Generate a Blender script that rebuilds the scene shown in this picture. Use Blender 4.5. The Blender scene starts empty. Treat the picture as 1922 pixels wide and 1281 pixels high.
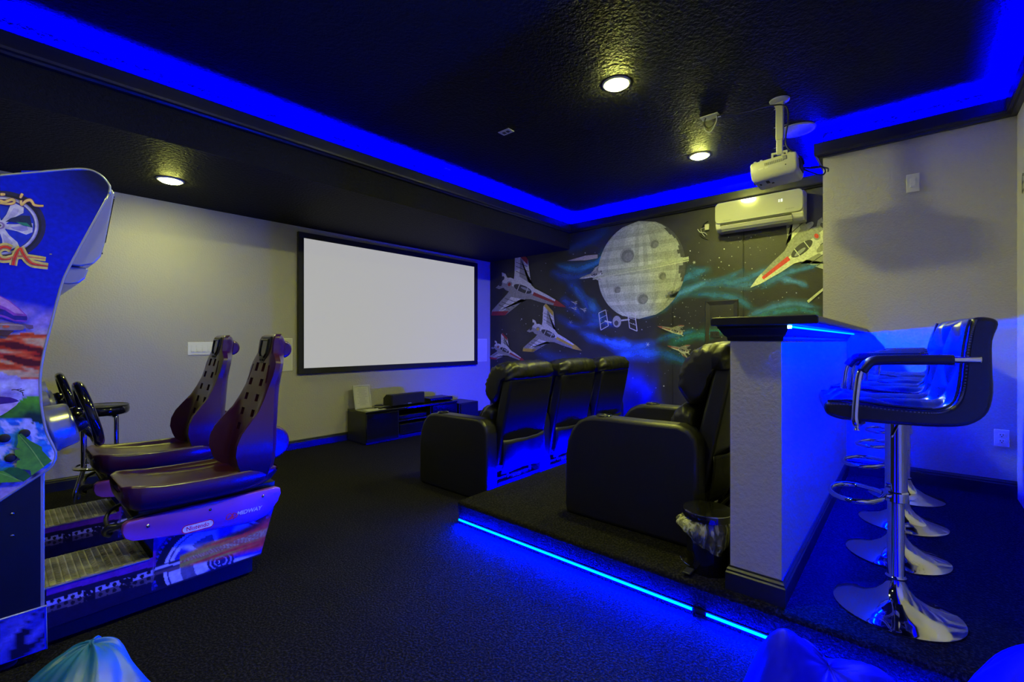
import bpy, bmesh, math, random
from math import sin, cos, pi, radians
from mathutils import Vector, noise, Matrix

S = bpy.context.scene
COL = S.collection
random.seed(7)

# ------------------------------------------------------------------ camera, world, exposure
H = 1.2
TH = radians(41.25)
FPX = 1922 * 16 / 36.0
FW = (cos(TH), sin(TH)); RT = (sin(TH), -cos(TH))
cam = bpy.data.objects.new('camera', bpy.data.cameras.new('camera'))
COL.objects.link(cam)
cam.location = (0, 0, H)
cam.rotation_euler = (radians(90), 0, TH - radians(90))
cam.data.lens = 16; cam.data.sensor_width = 36; cam.data.clip_start = 0.02
S.camera = cam
S.view_settings.view_transform = 'Standard'
S.view_settings.look = 'None'
S.view_settings.gamma = 1
S.view_settings.use_curve_mapping = False
S.view_settings.exposure = 0.0
w = bpy.data.worlds.new('world'); S.world = w; w.use_nodes = True
w.node_tree.nodes['Background'].inputs[0].default_value = (0.012, 0.012, 0.02, 1)
w.node_tree.nodes['Background'].inputs[1].default_value = 0.3
S.cycles.max_bounces = 8
S.cycles.sample_clamp_indirect = 6

DOWN = 365.0
DOWN_COL = (1.0, 1.05, 0.19)
COVE = 4200.0
STRIP = 1900.0
STRIP2 = 6000.0
BARS = 5600.0

def P(px, py, X=None, Y=None, Z=None):
    """point of the place that shows at a pixel of the 1922x1281 photograph, on a known plane"""
    a = (px - 961) / FPX
    d = (FW[0] + a * RT[0], FW[1] + a * RT[1], (640.5 - py) / FPX)
    t = X / d[0] if X is not None else Y / d[1] if Y is not None else (Z - H) / d[2]
    return Vector((d[0] * t, d[1] * t, H + d[2] * t))

# ------------------------------------------------------------------ room dimensions
YA = 5.136      # wall with the screen
XB = 5.319      # wall with the mural
XC = 4.497      # nearer beige wall by the bar
YC = 0.545      # its free corner
YD = -0.531     # wall behind the stools
XF = -4.0       # wall behind the camera
YS = 3.593      # face of the soffit
ZS = 2.48       # underside of the soffit
ZC = 2.905      # ceiling
RZ = 0.15       # riser height
RX = 2.02; RY = 2.235

# ------------------------------------------------------------------ materials
def newmat(name):
    m = bpy.data.materials.new(name); m.use_nodes = True
    return m, m.node_tree, m.node_tree.nodes['Principled BSDF']

def setp(b, col=None, rough=None, metal=None, spec=None, coat=None, trans=None, alpha=None):
    if col is not None: b.inputs['Base Color'].default_value = (*col, 1)
    if rough is not None: b.inputs['Roughness'].default_value = rough
    if metal is not None: b.inputs['Metallic'].default_value = metal
    if spec is not None: b.inputs['Specular IOR Level'].default_value = spec
    if coat is not None: b.inputs['Coat Weight'].default_value = coat; b.inputs['Coat Roughness'].default_value = 0.08
    if trans is not None: b.inputs['Transmission Weight'].default_value = trans
    if alpha is not None: b.inputs['Alpha'].default_value = alpha

def mat(name, col, rough=0.5, metal=0.0, spec=0.5, coat=0.0, bump=0.0, bscale=40, bdist=0.01, var=0.0, vscale=8, detail=3, vcol=None, stretch=None):
    m, nt, b = newmat(name)
    setp(b, col, rough, metal, spec, coat)
    N = nt.nodes; L = nt.links
    if bump or var:
        tc = N.new('ShaderNodeTexCoord')
        src = tc.outputs['Object']
        if stretch:
            mp = N.new('ShaderNodeMapping'); mp.inputs['Scale'].default_value = stretch
            L.new(src, mp.inputs[0]); src = mp.outputs[0]
    if bump:
        n = N.new('ShaderNodeTexNoise'); n.inputs['Scale'].default_value = bscale; n.inputs['Detail'].default_value = detail
        L.new(src, n.inputs['Vector'])
        bp = N.new('ShaderNodeBump'); bp.inputs['Strength'].default_value = bump; bp.inputs['Distance'].default_value = bdist
        L.new(n.outputs[0], bp.inputs['Height']); L.new(bp.outputs[0], b.inputs['Normal'])
    if var:
        n2 = N.new('ShaderNodeTexNoise'); n2.inputs['Scale'].default_value = vscale; n2.inputs['Detail'].default_value = 6
        L.new(src, n2.inputs['Vector'])
        r = N.new('ShaderNodeValToRGB')
        c2 = vcol or tuple(min(1, c * (1 + var)) for c in col)
        c1 = tuple(c * (1 - var) for c in col) if not vcol else col
        r.color_ramp.elements[0].color = (*c1, 1); r.color_ramp.elements[1].color = (*c2, 1)
        r.color_ramp.elements[0].position = 0.35; r.color_ramp.elements[1].position = 0.65
        L.new(n2.outputs[0], r.inputs[0]); L.new(r.outputs[0], b.inputs['Base Color'])
    return m

def ledmat(name, g, strength, deep=0.03):
    """royal blue led (about 460 nm): its colour lies outside sRGB, hence the slightly negative red"""
    m = bpy.data.materials.new(name); m.use_nodes = True; nt = m.node_tree; nt.nodes.clear()
    e = nt.nodes.new('ShaderNodeEmission'); o = nt.nodes.new('ShaderNodeOutputMaterial')
    c = nt.nodes.new('ShaderNodeCombineXYZ'); c.inputs[0].default_value = -deep; c.inputs[1].default_value = g; c.inputs[2].default_value = 1.0
    nt.links.new(c.outputs[0], e.inputs['Color']); e.inputs['Strength'].default_value = strength
    nt.links.new(e.outputs[0], o.inputs[0])
    return m

def emat(name, col, strength, base=(0.5, 0.5, 0.5)):
    m, nt, b = newmat(name)
    setp(b, base, 0.5)
    b.inputs['Emission Color'].default_value = (*col, 1)
    b.inputs['Emission Strength'].default_value = strength
    return m

M = {}
M['wall'] = mat('greige orange peel wall paint', (0.40, 0.385, 0.36), 0.62, bump=0.55, bscale=75, bdist=0.006, detail=2)
M['ceil'] = mat('charcoal textured ceiling paint', (0.016, 0.016, 0.014), 0.60, spec=0.05, bump=0.9, bscale=48, bdist=0.012, detail=2)
M['blackwall'] = mat('black wall paint', (0.020, 0.020, 0.021), 0.55, bump=0.25, bscale=80, bdist=0.004, var=0.25, vscale=3)
M['trim'] = mat('black satin trim paint', (0.012, 0.012, 0.014), 0.32, bump=0.1, bscale=20)
M['trough'] = mat('grey tray paint', (0.16, 0.16, 0.17), 0.6, bump=0.3, bscale=60)
def carpet():
    m, nt, b = newmat('dark flecked loop carpet'); N = nt.nodes; L = nt.links
    setp(b, (0.02, 0.02, 0.018), 0.95, spec=0.15)
    tc = N.new('ShaderNodeTexCoord')
    n = N.new('ShaderNodeTexNoise'); n.inputs['Scale'].default_value = 105; n.inputs['Detail'].default_value = 3
    n3 = N.new('ShaderNodeTexNoise'); n3.inputs['Scale'].default_value = 1.6; n3.inputs['Detail'].default_value = 4
    r = N.new('ShaderNodeValToRGB'); e = r.color_ramp.elements
    e[0].position = 0.46; e[0].color = (0.002, 0.002, 0.0018, 1); e[1].position = 0.68; e[1].color = (0.030, 0.027, 0.023, 1)
    mx = N.new('ShaderNodeMixRGB'); mx.blend_type = 'MULTIPLY'; mx.inputs[0].default_value = 0.5
    L.new(tc.outputs['Object'], n.inputs['Vector']); L.new(tc.outputs['Object'], n3.inputs['Vector'])
    L.new(n.outputs[0], r.inputs[0]); L.new(r.outputs[0], mx.inputs[1]); L.new(n3.outputs[0], mx.inputs[2])
    L.new(mx.outputs[0], b.inputs['Base Color'])
    bp = N.new('ShaderNodeBump'); bp.inputs['Strength'].default_value = 0.8; bp.inputs['Distance'].default_value = 0.008
    L.new(n.outputs[0], bp.inputs['Height']); L.new(bp.outputs[0], b.inputs['Normal'])
    return m
M['carpet'] = carpet()
M['leather'] = mat('black recliner leather', (0.0055, 0.0055, 0.0055), 0.44, spec=0.6, bump=0.22, bscale=160, bdist=0.002)
M['vinyl'] = mat('black bar stool vinyl', (0.010, 0.010, 0.012), 0.30, spec=0.5, bump=0.1, bscale=200, bdist=0.001)
M['stitch'] = mat('grey stitching', (0.10, 0.10, 0.10), 0.6)
M['chrome'] = mat('chrome', (0.86, 0.86, 0.87), 0.05, metal=1.0)
M['blackp'] = mat('black plastic', (0.012, 0.012, 0.013), 0.35, bump=0.05, bscale=90)
M['blackg'] = mat('black gloss', (0.006, 0.006, 0.008), 0.12, coat=0.4, bump=0.02, bscale=8)
M['black'] = mat('matt black', (0.006, 0.006, 0.006), 0.7, bump=0.05, bscale=60)
M['white'] = mat('white plastic', (0.44, 0.44, 0.43), 0.35, bump=0.03, bscale=40)
M['plate'] = mat('white wall plate plastic', (0.74, 0.74, 0.72), 0.35, bump=0.03, bscale=40)
M['whiteg'] = mat('glossy white plastic', (0.33, 0.33, 0.33), 0.10, coat=0.5, bump=0.01, bscale=6)
M['grille'] = mat('white speaker grille', (0.62, 0.62, 0.60), 0.6, bump=0.3, bscale=400, bdist=0.002)
M['greyp'] = mat('grey plastic', (0.2, 0.2, 0.2), 0.4, bump=0.05, bscale=40)
M['silver'] = mat('silver moulded plastic', (0.46, 0.47, 0.45), 0.26, metal=0.55, bump=0.04, bscale=30)
M['purple'] = mat('purple moulded plastic', (0.040, 0.006, 0.036), 0.28, coat=0.25, bump=0.28, bscale=260, bdist=0.0015)
M['fairing'] = mat('violet fairing plastic', (0.20, 0.045, 0.42), 0.3, coat=0.3, bump=0.03, bscale=30)
M['tread'] = mat('worn aluminium tread plate', (0.50, 0.49, 0.42), 0.34, metal=0.8, var=0.3, vscale=14, bump=0.1, bscale=60)
M['black2'] = mat('black painted steel', (0.02, 0.02, 0.022), 0.4, bump=0.1, bscale=60)
M['satin'] = mat('turquoise blue satin cloth', (0.003, 0.075, 0.42), 0.42, spec=0.6, bump=0.25, bscale=9, bdist=0.02, var=0.4, vscale=5, vcol=(0.008, 0.16, 0.50))
M['satinb'] = mat('deep blue satin cloth', (0.003, 0.004, 0.75), 0.5, spec=0.2, bump=0.35, bscale=7, bdist=0.03, var=0.3, vscale=5, vcol=(0.006, 0.008, 0.98))
nt_ = M['satinb'].node_tree; b_ = nt_.nodes['Principled BSDF']; tr_ = nt_.nodes.new('ShaderNodeBsdfTranslucent'); tr_.inputs[0].default_value = (0.003, 0.004, 0.95, 1)
ms_ = nt_.nodes.new('ShaderNodeMixShader'); ms_.inputs[0].default_value = 0.45; ou_ = nt_.nodes['Material Output']  # translucence added so tape light from behind brightens the bag's near side
nt_.links.new(b_.outputs[0], ms_.inputs[1]); nt_.links.new(tr_.outputs[0], ms_.inputs[2]); nt_.links.new(ms_.outputs[0], ou_.inputs[0])
M['paper'] = mat('paper', (0.5, 0.5, 0.48), 0.7, bump=0.02, bscale=50)
M['ink'] = mat('grey ink', (0.25, 0.25, 0.24), 0.7, bump=0.02, bscale=50)
M['down'] = emat('lit downlight lens', DOWN_COL, DOWN, (0.8, 0.8, 0.8))
M['down_low'] = emat('lit soffit downlight lens', DOWN_COL, DOWN*0.66, (0.8, 0.8, 0.8))
M['down_main'] = emat('lit middle downlight lens', DOWN_COL, DOWN*2.0, (0.8, 0.8, 0.8))
M['cove'] = ledmat('hidden blue led tape', -0.03, COVE)
M['strip'] = ledmat('blue led tape on riser', 0.0006, STRIP)
M['strip2'] = ledmat('blue led tape behind seats', -0.03, STRIP2)
M['bars'] = ledmat('blue led tape under counter', 0.00016, BARS)
M['cyan'] = emat('cyan glowing tape cover', (0.0, 0.62, 1.0), 1.05)
M['leddot'] = emat('bright led end', (0.35, 0.75, 1.0), 9.0)
M['ledblue'] = emat('pale display digits', (0.75, 0.9, 1.0), 1.6)
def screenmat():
    m, nt, b = newmat('projection screen with added glow')
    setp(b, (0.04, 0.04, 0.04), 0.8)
    b.inputs['Emission Color'].default_value = (1, 1, 1.0, 1); b.inputs['Emission Strength'].default_value = 0.41  # flat grey is an added glow; the blank screen is no lamp
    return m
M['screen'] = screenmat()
def bagmat():
    m, nt, b = newmat('clear crinkled bin liner'); N = nt.nodes; L = nt.links
    setp(b, (0.75, 0.75, 0.6), 0.25, spec=0.8)
    tc = N.new('ShaderNodeTexCoord'); n = N.new('ShaderNodeTexNoise'); n.inputs['Scale'].default_value = 22; n.inputs['Detail'].default_value = 5; n.inputs['Distortion'].default_value = 1.5
    mp = N.new('ShaderNodeMapping'); mp.inputs['Scale'].default_value = (1.4, 1.4, 0.5)
    L.new(tc.outputs['Object'], mp.inputs[0]); L.new(mp.outputs[0], n.inputs['Vector'])
    r = N.new('ShaderNodeValToRGB'); r.color_ramp.elements[0].position = 0.42; r.color_ramp.elements[0].color = (0.10,)*3 + (1,); r.color_ramp.elements[1].position = 0.7; r.color_ramp.elements[1].color = (0.75,)*3 + (1,)
    L.new(n.outputs[0], r.inputs[0]); L.new(r.outputs[0], b.inputs['Alpha'])
    bp = N.new('ShaderNodeBump'); bp.inputs['Strength'].default_value = 0.9; bp.inputs['Distance'].default_value = 0.02
    L.new(n.outputs[0], bp.inputs['Height']); L.new(bp.outputs[0], b.inputs['Normal'])
    return m
M['liner'] = bagmat()
def paintmat():
    m, nt, b = newmat('painted or printed colour'); N = nt.nodes; L = nt.links
    setp(b, (0.5, 0.5, 0.5), 0.5)
    a = N.new('ShaderNodeAttribute'); a.attribute_name = 'Col'
    tc = N.new('ShaderNodeTexCoord'); n = N.new('ShaderNodeTexNoise'); n.inputs['Scale'].default_value = 60; n.inputs['Detail'].default_value = 4
    L.new(tc.outputs['Object'], n.inputs['Vector'])
    mr = N.new('ShaderNodeMapRange'); mr.inputs[1].default_value = 0.3; mr.inputs[2].default_value = 0.7; mr.inputs[3].default_value = 0.72; mr.inputs[4].default_value = 1.15
    L.new(n.outputs[0], mr.inputs[0])
    mx = N.new('ShaderNodeMixRGB'); mx.blend_type = 'MULTIPLY'; mx.inputs[0].default_value = 1
    L.new(a.outputs['Color'], mx.inputs[1]); L.new(mr.outputs[0], mx.inputs[2])
    L.new(mx.outputs[0], b.inputs['Base Color']); L.new(a.outputs['Alpha'], b.inputs['Alpha'])
    return m
M['paint'] = paintmat()

# ------------------------------------------------------------------ mesh helpers
def obj(name, bm, m, parent=None, smooth=False, bevel=0.0, seg=2, sub=0, world=False, recalc=True, auto=None):
    if recalc: bmesh.ops.recalc_face_normals(bm, faces=bm.faces)
    if world and parent is not None:
        off = parent.matrix_basis.inverted() if parent.parent is None else (parent.parent.matrix_basis @ parent.matrix_basis).inverted()
        bm.transform(off)
    me = bpy.data.meshes.new(name); bm.to_mesh(me); bm.free()
    for mm in (m if isinstance(m, (list, tuple)) else [m]): me.materials.append(mm)
    if smooth:
        for p in me.polygons: p.use_smooth = True
    o = bpy.data.objects.new(name, me); COL.objects.link(o)
    if parent is not None: o.parent = parent
    if bevel:
        b = o.modifiers.new('bevel', 'BEVEL'); b.width = bevel; b.segments = seg; b.limit_method = 'ANGLE'; b.angle_limit = radians(35)
        b.harden_normals = False
    if sub:
        s = o.modifiers.new('sub', 'SUBSURF'); s.levels = sub; s.render_levels = sub
    if auto:
        for p in me.polygons: p.use_smooth = True
        try: me.set_sharp_from_angle(angle=radians(auto))
        except Exception: pass
    return o

def thing(name, label, cat, loc=(0, 0, 0), rz=0, group=None):
    o = bpy.data.objects.new(name, None); COL.objects.link(o)
    o.empty_display_size = 0.05
    o.location = loc; o.rotation_euler = (0, 0, rz)
    o.matrix_basis = Matrix.Translation(Vector(loc)) @ Matrix.Rotation(rz, 4, 'Z')
    o['label'] = label; o['category'] = cat
    if group: o['group'] = group
    return o

def tag(o, label, cat, group=None):
    o['label'] = label; o['category'] = cat
    if group: o['group'] = group
    return o

def struct(name, bm, m, parent=None, **k):
    o = obj(name, bm, m, parent, **k)
    if parent is None: o['kind'] = 'structure'
    return o

def dup(root, loc, label=None, rz=None):
    r = root.copy(); COL.objects.link(r); r.location = loc
    if rz is not None: r.rotation_euler = (0, 0, rz)
    if label: r['label'] = label
    def rec(src, dst):
        for ch in src.children:
            c = ch.copy(); COL.objects.link(c); c.parent = dst
            rec(ch, c)
    rec(root, r)
    return r

def BM(): return bmesh.new()

def box(bm, x0, x1, y0, y1, z0, z1, mi=0):
    v = [bm.verts.new(p) for p in [(x0,y0,z0),(x1,y0,z0),(x1,y1,z0),(x0,y1,z0),(x0,y0,z1),(x1,y0,z1),(x1,y1,z1),(x0,y1,z1)]]
    fs = [(0,3,2,1),(4,5,6,7),(0,1,5,4),(1,2,6,5),(2,3,7,6),(3,0,4,7)]
    for f in fs:
        ff = bm.faces.new([v[i] for i in f]); ff.material_index = mi
    return v

def B(*a):
    bm = BM(); box(bm, *a); return bm

def obox(bm, c, sx, sy, sz, rot):
    """box centred at c with half sizes, rotated by a 3x3 matrix"""
    v = []
    for dz in (-1, 1):
        for dx, dy in ((-1,-1),(1,-1),(1,1),(-1,1)):
            v.append(bm.verts.new(Vector(c) + rot @ Vector((dx*sx, dy*sy, dz*sz))))
    for f in [(0,3,2,1),(4,5,6,7),(0,1,5,4),(1,2,6,5),(2,3,7,6),(3,0,4,7)]: bm.faces.new([v[i] for i in f])

def prism(bm, pts, f0, f1):
    """pts 2D list; f0(p), f1(p) -> 3D end points"""
    a = [bm.verts.new(f0(p)) for p in pts]; b = [bm.verts.new(f1(p)) for p in pts]
    n = len(pts)
    bm.faces.new(a); bm.faces.new(list(reversed(b)))
    for i in range(n): bm.faces.new([a[i], b[i], b[(i+1) % n], a[(i+1) % n]])

def tube(bm, pts, r, n=10, closed=False, rs=None, cap=True):
    pts = [Vector(p) for p in pts]
    N = len(pts); rings = []
    up = Vector((0, 0, 1)); prev = None
    for i, p in enumerate(pts):
        if closed: t = pts[(i+1) % N] - pts[i-1]
        else: t = pts[min(i+1, N-1)] - pts[max(i-1, 0)]
        t.normalize()
        if prev is None:
            a = up if abs(t.dot(up)) < 0.9 else Vector((1, 0, 0))
            u = (a - t * a.dot(t)).normalized()
        else:
            u = (prev - t * prev.dot(t))
            if u.length < 1e-6: u = t.orthogonal()
            u.normalize()
        prev = u; v = t.cross(u)
        rr = rs[i] if rs else r
        rings.append([bm.verts.new(p + (u * cos(2*pi*k/n) + v * sin(2*pi*k/n)) * rr) for k in range(n)])
    for i in range(N if closed else N - 1):
        a = rings[i]; b = rings[(i+1) % N]
        for k in range(n): bm.faces.new([a[k], a[(k+1) % n], b[(k+1) % n], b[k]])
    if cap and not closed:
        bm.faces.new(list(reversed(rings[0]))); bm.faces.new(rings[-1])

def smoothpts(pts, k=6, closed=False):
    pts = [Vector(p) if len(p) == 3 else Vector((p[0], p[1], 0)) for p in pts]
    N = len(pts); out = []
    for i in range(N if closed else N - 1):
        p0 = pts[i-1] if (closed or i > 0) else pts[0]
        p1 = pts[i]; p2 = pts[(i+1) % N]
        p3 = pts[(i+2) % N] if (closed or i + 2 < N) else pts[-1]
        for j in range(k):
            t = j / k
            out.append(0.5 * ((2*p1) + (p2-p0)*t + (2*p0-5*p1+4*p2-p3)*t*t + (-p0+3*p1-3*p2+p3)*t*t*t))
    if not closed: out.append(pts[-1])
    return out

def lathe(bm, prof, c=(0, 0, 0), n=32, cap0=True, cap1=True):
    rings = []
    for r, z in prof:
        rings.append([bm.verts.new((c[0] + r*cos(2*pi*k/n), c[1] + r*sin(2*pi*k/n), c[2] + z)) for k in range(n)])
    for a, b in zip(rings, rings[1:]):
        for k in range(n): bm.faces.new([a[k], a[(k+1) % n], b[(k+1) % n], b[k]])
    if cap0: bm.faces.new(list(reversed(rings[0])))
    if cap1: bm.faces.new(rings[-1])
    return rings

def loft(bm, rings, cap=True, closed_ring=True):
    R = [[bm.verts.new(p) for p in r] for r in rings]
    for a, b in zip(R, R[1:]):
        n = len(a)
        for k in range(n if closed_ring else n - 1): bm.faces.new([a[k], a[(k+1) % n], b[(k+1) % n], b[k]])
    if cap and closed_ring:
        bm.faces.new(list(reversed(R[0]))); bm.faces.new(R[-1])
    return R

def ell(cx, cy, rx, ry, n=24, a0=0, a1=2*pi, rot=0):
    out = []
    full = abs(a1 - a0 - 2*pi) < 1e-6
    for i in range(n if full else n + 1):
        a = a0 + (a1-a0) * i / n
        x, y = rx*cos(a), ry*sin(a)
        out.append((cx + x*cos(rot) - y*sin(rot), cy + x*sin(rot) + y*cos(rot)))
    return out

def rrect(x0, x1, y0, y1, r, n=4):
    out = []
    for cx, cy, a in ((x1-r, y1-r, 0), (x0+r, y1-r, pi/2), (x0+r, y0+r, pi), (x1-r, y0+r, 1.5*pi)):
        for i in range(n+1):
            t = a + pi/2*i/n
            out.append((cx + r*cos(t), cy + r*sin(t)))
    return out

# paint polygons: flat print or paint lying on a real surface -------------------------------------------
class Paint:
    """flat colour shapes laid on a plane (given by a map from 2D to 3D), each coat 0.3 mm above the last"""
    def __init__(s, f, nrm, step=0.0003, base=0.001):
        s.bm = BM(); s.cl = s.bm.loops.layers.float_color.new('Col'); s.f = f; s.n = Vector(nrm); s.step = step; s.base = base; s.k = 0
    def poly(s, pts, col, lift=True, cols=None):
        if lift: s.k += 1
        off = s.n * (s.base + s.k * s.step)
        vs = [s.bm.verts.new(s.f(p) + off) for p in pts]
        try: f = s.bm.faces.new(vs)
        except ValueError: return
        for i, l in enumerate(f.loops):
            c = cols[i] if cols else col
            l[s.cl] = (*c[:3], c[3] if len(c) > 3 else 1.0)
    def strip(s, pts, wd, col, taper=None, k=5):
        """brush stroke along points"""
        q = smoothpts(pts, k)
        s.k += 1
        off = s.n * (s.base + s.k * s.step)
        N = len(q); L = []
        for i, p in enumerate(q):
            t = q[min(i+1, N-1)] - q[max(i-1, 0)]
            n = Vector((-t.y, t.x)).normalized()
            ww = wd[min(int(i/(N-1)*(len(wd)-1)), len(wd)-2)] * (1 - (i/(N-1)*(len(wd)-1)) % 1) + wd[min(int(i/(N-1)*(len(wd)-1)) + 1, len(wd)-1)] * ((i/(N-1)*(len(wd)-1)) % 1) if isinstance(wd, (list, tuple)) else wd
            if i == N-1 and isinstance(wd, (list, tuple)): ww = wd[-1]
            L.append((s.bm.verts.new(s.f((p.x + n.x*ww/2, p.y + n.y*ww/2)) + off), s.bm.verts.new(s.f((p.x - n.x*ww/2, p.y - n.y*ww/2)) + off)))
        for a, b in zip(L, L[1:]):
            f = s.bm.faces.new([a[0], a[1], b[1], b[0]])
            for l in f.loops: l[s.cl] = (*col[:3], col[3] if len(col) > 3 else 1.0)
    def soft(s, pts, wd, col, a=0.7, k=8, seed=0):
        """airbrushed wisp: opaque along its middle, fading to both sides and both ends"""
        q = smoothpts(pts, k); N = len(q); s.k += 1
        off = s.n * (s.base + s.k * s.step)
        prof = [(-1, 0), (-0.6, .25), (-0.2, .8), (0.1, 1), (0.35, .6), (0.7, .2), (1, 0)]
        rows = []
        for i, p in enumerate(q):
            t = q[min(i+1, N-1)] - q[max(i-1, 0)]
            n = Vector((-t.y, t.x)).normalized()
            e = min(1, 5*i/(N-1), 5*(N-1-i)/(N-1))
            ns = noise.noise(Vector((i*0.35, seed*3.1, 0)))
            ww = wd * (0.5 + 0.5*e) * (1 + 0.6*ns)
            row = []
            for u, al in prof:
                aa = 1.25*a * al * e * (0.9 + 0.6*noise.noise(Vector((i*0.35, u*1.5, seed))))
                row.append((s.bm.verts.new(s.f((p.x + n.x*ww*u, p.y + n.y*ww*u)) + off), max(0, min(1, aa))))
            rows.append(row)
        for r0, r1 in zip(rows, rows[1:]):
            for j in range(len(prof)-1):
                vs = [r0[j], r0[j+1], r1[j+1], r1[j]]
                f = s.bm.faces.new([v[0] for v in vs])
                for l, v in zip(f.loops, vs): l[s.cl] = (*col[:3], v[1])
    def done(s, name, parent, world=True):
        return obj(name, s.bm, M['paint'], parent, world=world, recalc=False)

def textpolys(body, size, shear=0.0, bold=0.0):
    c = bpy.data.curves.new('lettering', 'FONT'); c.body = body; c.size = size; c.shear = shear; c.offset = bold; c.resolution_u = 3
    c.align_x = 'CENTER'; c.align_y = 'CENTER'
    o = bpy.data.objects.new('lettering', c); COL.objects.link(o)
    bpy.context.view_layer.update()
    dg = bpy.context.evaluated_depsgraph_get()
    me = bpy.data.meshes.new_from_object(o.evaluated_get(dg))
    out = [[tuple(me.vertices[i].co[:2]) for i in p.vertices] for p in me.polygons]
    bpy.data.objects.remove(o); bpy.data.meshes.remove(me)
    return out
#==STRUCT==
# ------------------------------------------------------------------ the room shell
T = 0.12
struct('floor', B(XF-T, XB+T, YD-T, YA+T, -0.1, 0.0), M['carpet'])
bm = BM()
NO = 0.009
nose_ = [(0.0, 0.0), (0.0, 0.045), (-NO*0.5, 0.09), (-NO, 0.125), (-NO, 0.137), (-NO*0.4, 0.146), (0.003, RZ-0.001), (0.012, RZ)]
lower = [(RX, YD), (XB, YD), (XB, RY), (RX, RY)]
rg = [[Vector((RX + o, YD, z)), Vector((XB, YD, z)), Vector((XB, RY, z)), Vector((RX + o, RY, z))] for o, z in nose_]
loft(bm, rg)
struct('floor_riser', bm, M['carpet'], auto=70)
wl = struct('wall_left', B(XF-T, XB+T, YA, YA+T, 0, ZC+0.1), M['wall'])
wb = struct('wall_back', B(XB, XB+T, YC-T, YA, 0, ZC+0.1), M['blackwall'])
wc = struct('wall_back_right', B(XC, XB, YD, YC, 0, ZC), M['wall'])
wr = struct('wall_right', B(XF-T, XC, YD-T, YD, 0, ZC+0.1), M['wall'])
struct('wall_front', B(XF-T, XF, YD-T, YA+T, 0, ZC+0.1), M['blackwall'])  # unseen wall, kept black and set far back to cut bounced light
struct('ceiling', B(XF-T, XB+T, YD-T, YA+T, ZC, ZC+0.15), M['ceil'])
struct('ceiling_soffit', B(XF, XB, YS, YA, ZS, ZC), M['ceil'])

# lighter paint band inside the tray, above the ledge
def runprof(bm, prof, p0, p1, nrm, e0=0.0, e1=0.0):
    """profile [(out, z)] run along the wall from p0 to p1; e0/e1 lengthen the ends in step with 'out' (mitres)"""
    p0 = Vector((*p0, 0)); p1 = Vector((*p1, 0)); n = Vector((*nrm, 0)); d = (p1-p0).normalized()
    a = [bm.verts.new(p0 + n*o - d*(o*e0) + Vector((0, 0, z))) for o, z in prof]
    b = [bm.verts.new(p1 + n*o + d*(o*e1) + Vector((0, 0, z))) for o, z in prof]
    m = len(prof)
    bm.faces.new(a); bm.faces.new(list(reversed(b)))
    for i in range(m): bm.faces.new([a[i], b[i], b[(i+1) % m], a[(i+1) % m]])

# ledge that hides the led tape: shelf and upstanding lip, an open U section
ZL = 2.715
ledge = [(0.0, ZL-0.012), (0.030, ZL-0.012), (0.038, ZL), (0.052, ZL+0.006), (0.056, ZL+0.02), (0.056, ZL+0.098), (0.048, ZL+0.106), (0.040, ZL+0.106), (0.040, ZL+0.016), (0.0, ZL+0.016)]
runs = [((XF, YS), (XB, YS), (0, -1), 0, -1), ((XB, YS), (XB, YC), (-1, 0), -1, -1), ((XB, YC), (XC, YC), (0, 1), -1, 1),
        ((XC, YC), (XC, YD), (-1, 0), 1, -1), ((XC, YD), (XF, YD), (0, 1), -1, 0)]
for i, (a, b, n, e0, e1) in enumerate(runs):
    bm = BM(); runprof(bm, ledge, a, b, n, e0, e1); struct('trim_%d' % (i+1), bm, M['trim'])
strip_lbl = ['blue light tape hidden in the tray ledge over the screen wall soffit', 'blue light tape hidden in the tray ledge over the mural wall',
             'blue light tape hidden in the short tray ledge behind the beige corner', 'blue light tape hidden in the tray ledge over the beige wall with the switch',
             'blue light tape hidden in the tray ledge over the lettered wall by the stools']
for i, (a, b, n, e0, e1) in enumerate(runs):
    p0 = Vector((*a, 0)); p1 = Vector((*b, 0)); nn = Vector((*n, 0)); d = (p1-p0).normalized()
    if i in (0, 1, 4): p0 += d*0.06
    p1 -= d*0.06
    if i == 2: p0 += d*0.03
    bm = BM()
    q = [p0 + nn*0.012, p1 + nn*0.012, p1 + nn*0.028, p0 + nn*0.028]
    zz = ZL + 0.093
    a_ = [bm.verts.new(v + Vector((0, 0, zz))) for v in q]; b_ = [bm.verts.new(v + Vector((0, 0, zz+0.004))) for v in q]
    bm.faces.new(a_); bm.faces.new(list(reversed(b_)))
    for k in range(4): bm.faces.new([a_[k], b_[k], b_[(k+1) % 4], a_[(k+1) % 4]])
    tag(obj('led_strip', bm, M['cove']), strip_lbl[i], 'led strip')

# baseboards
base = [(0, 0), (0.016, 0), (0.016, 0.072), (0.012, 0.078), (0.012, 0.086), (0.006, 0.094), (0.004, 0.100), (0, 0.100)]
def baseb(name, a, b, n, z, e0=0, e1=0, parent=None, h=1.0):
    bm = BM(); runprof(bm, [(o, z + zz*h) for o, zz in base], a, b, n, e0, e1)
    return struct(name, bm, M['trim'], parent)
baseb('baseboard_left', (XF, YA), (XB, YA), (0, -1), 0)
baseb('baseboard_back', (XB, YA), (XB, RY), (-1, 0), 0)
baseb('baseboard_back_riser', (XB, RY), (XB, YC), (-1, 0), RZ)
baseb('baseboard_right_back', (XC, YC), (XC, YD), (-1, 0), RZ, h=1.15)

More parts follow.
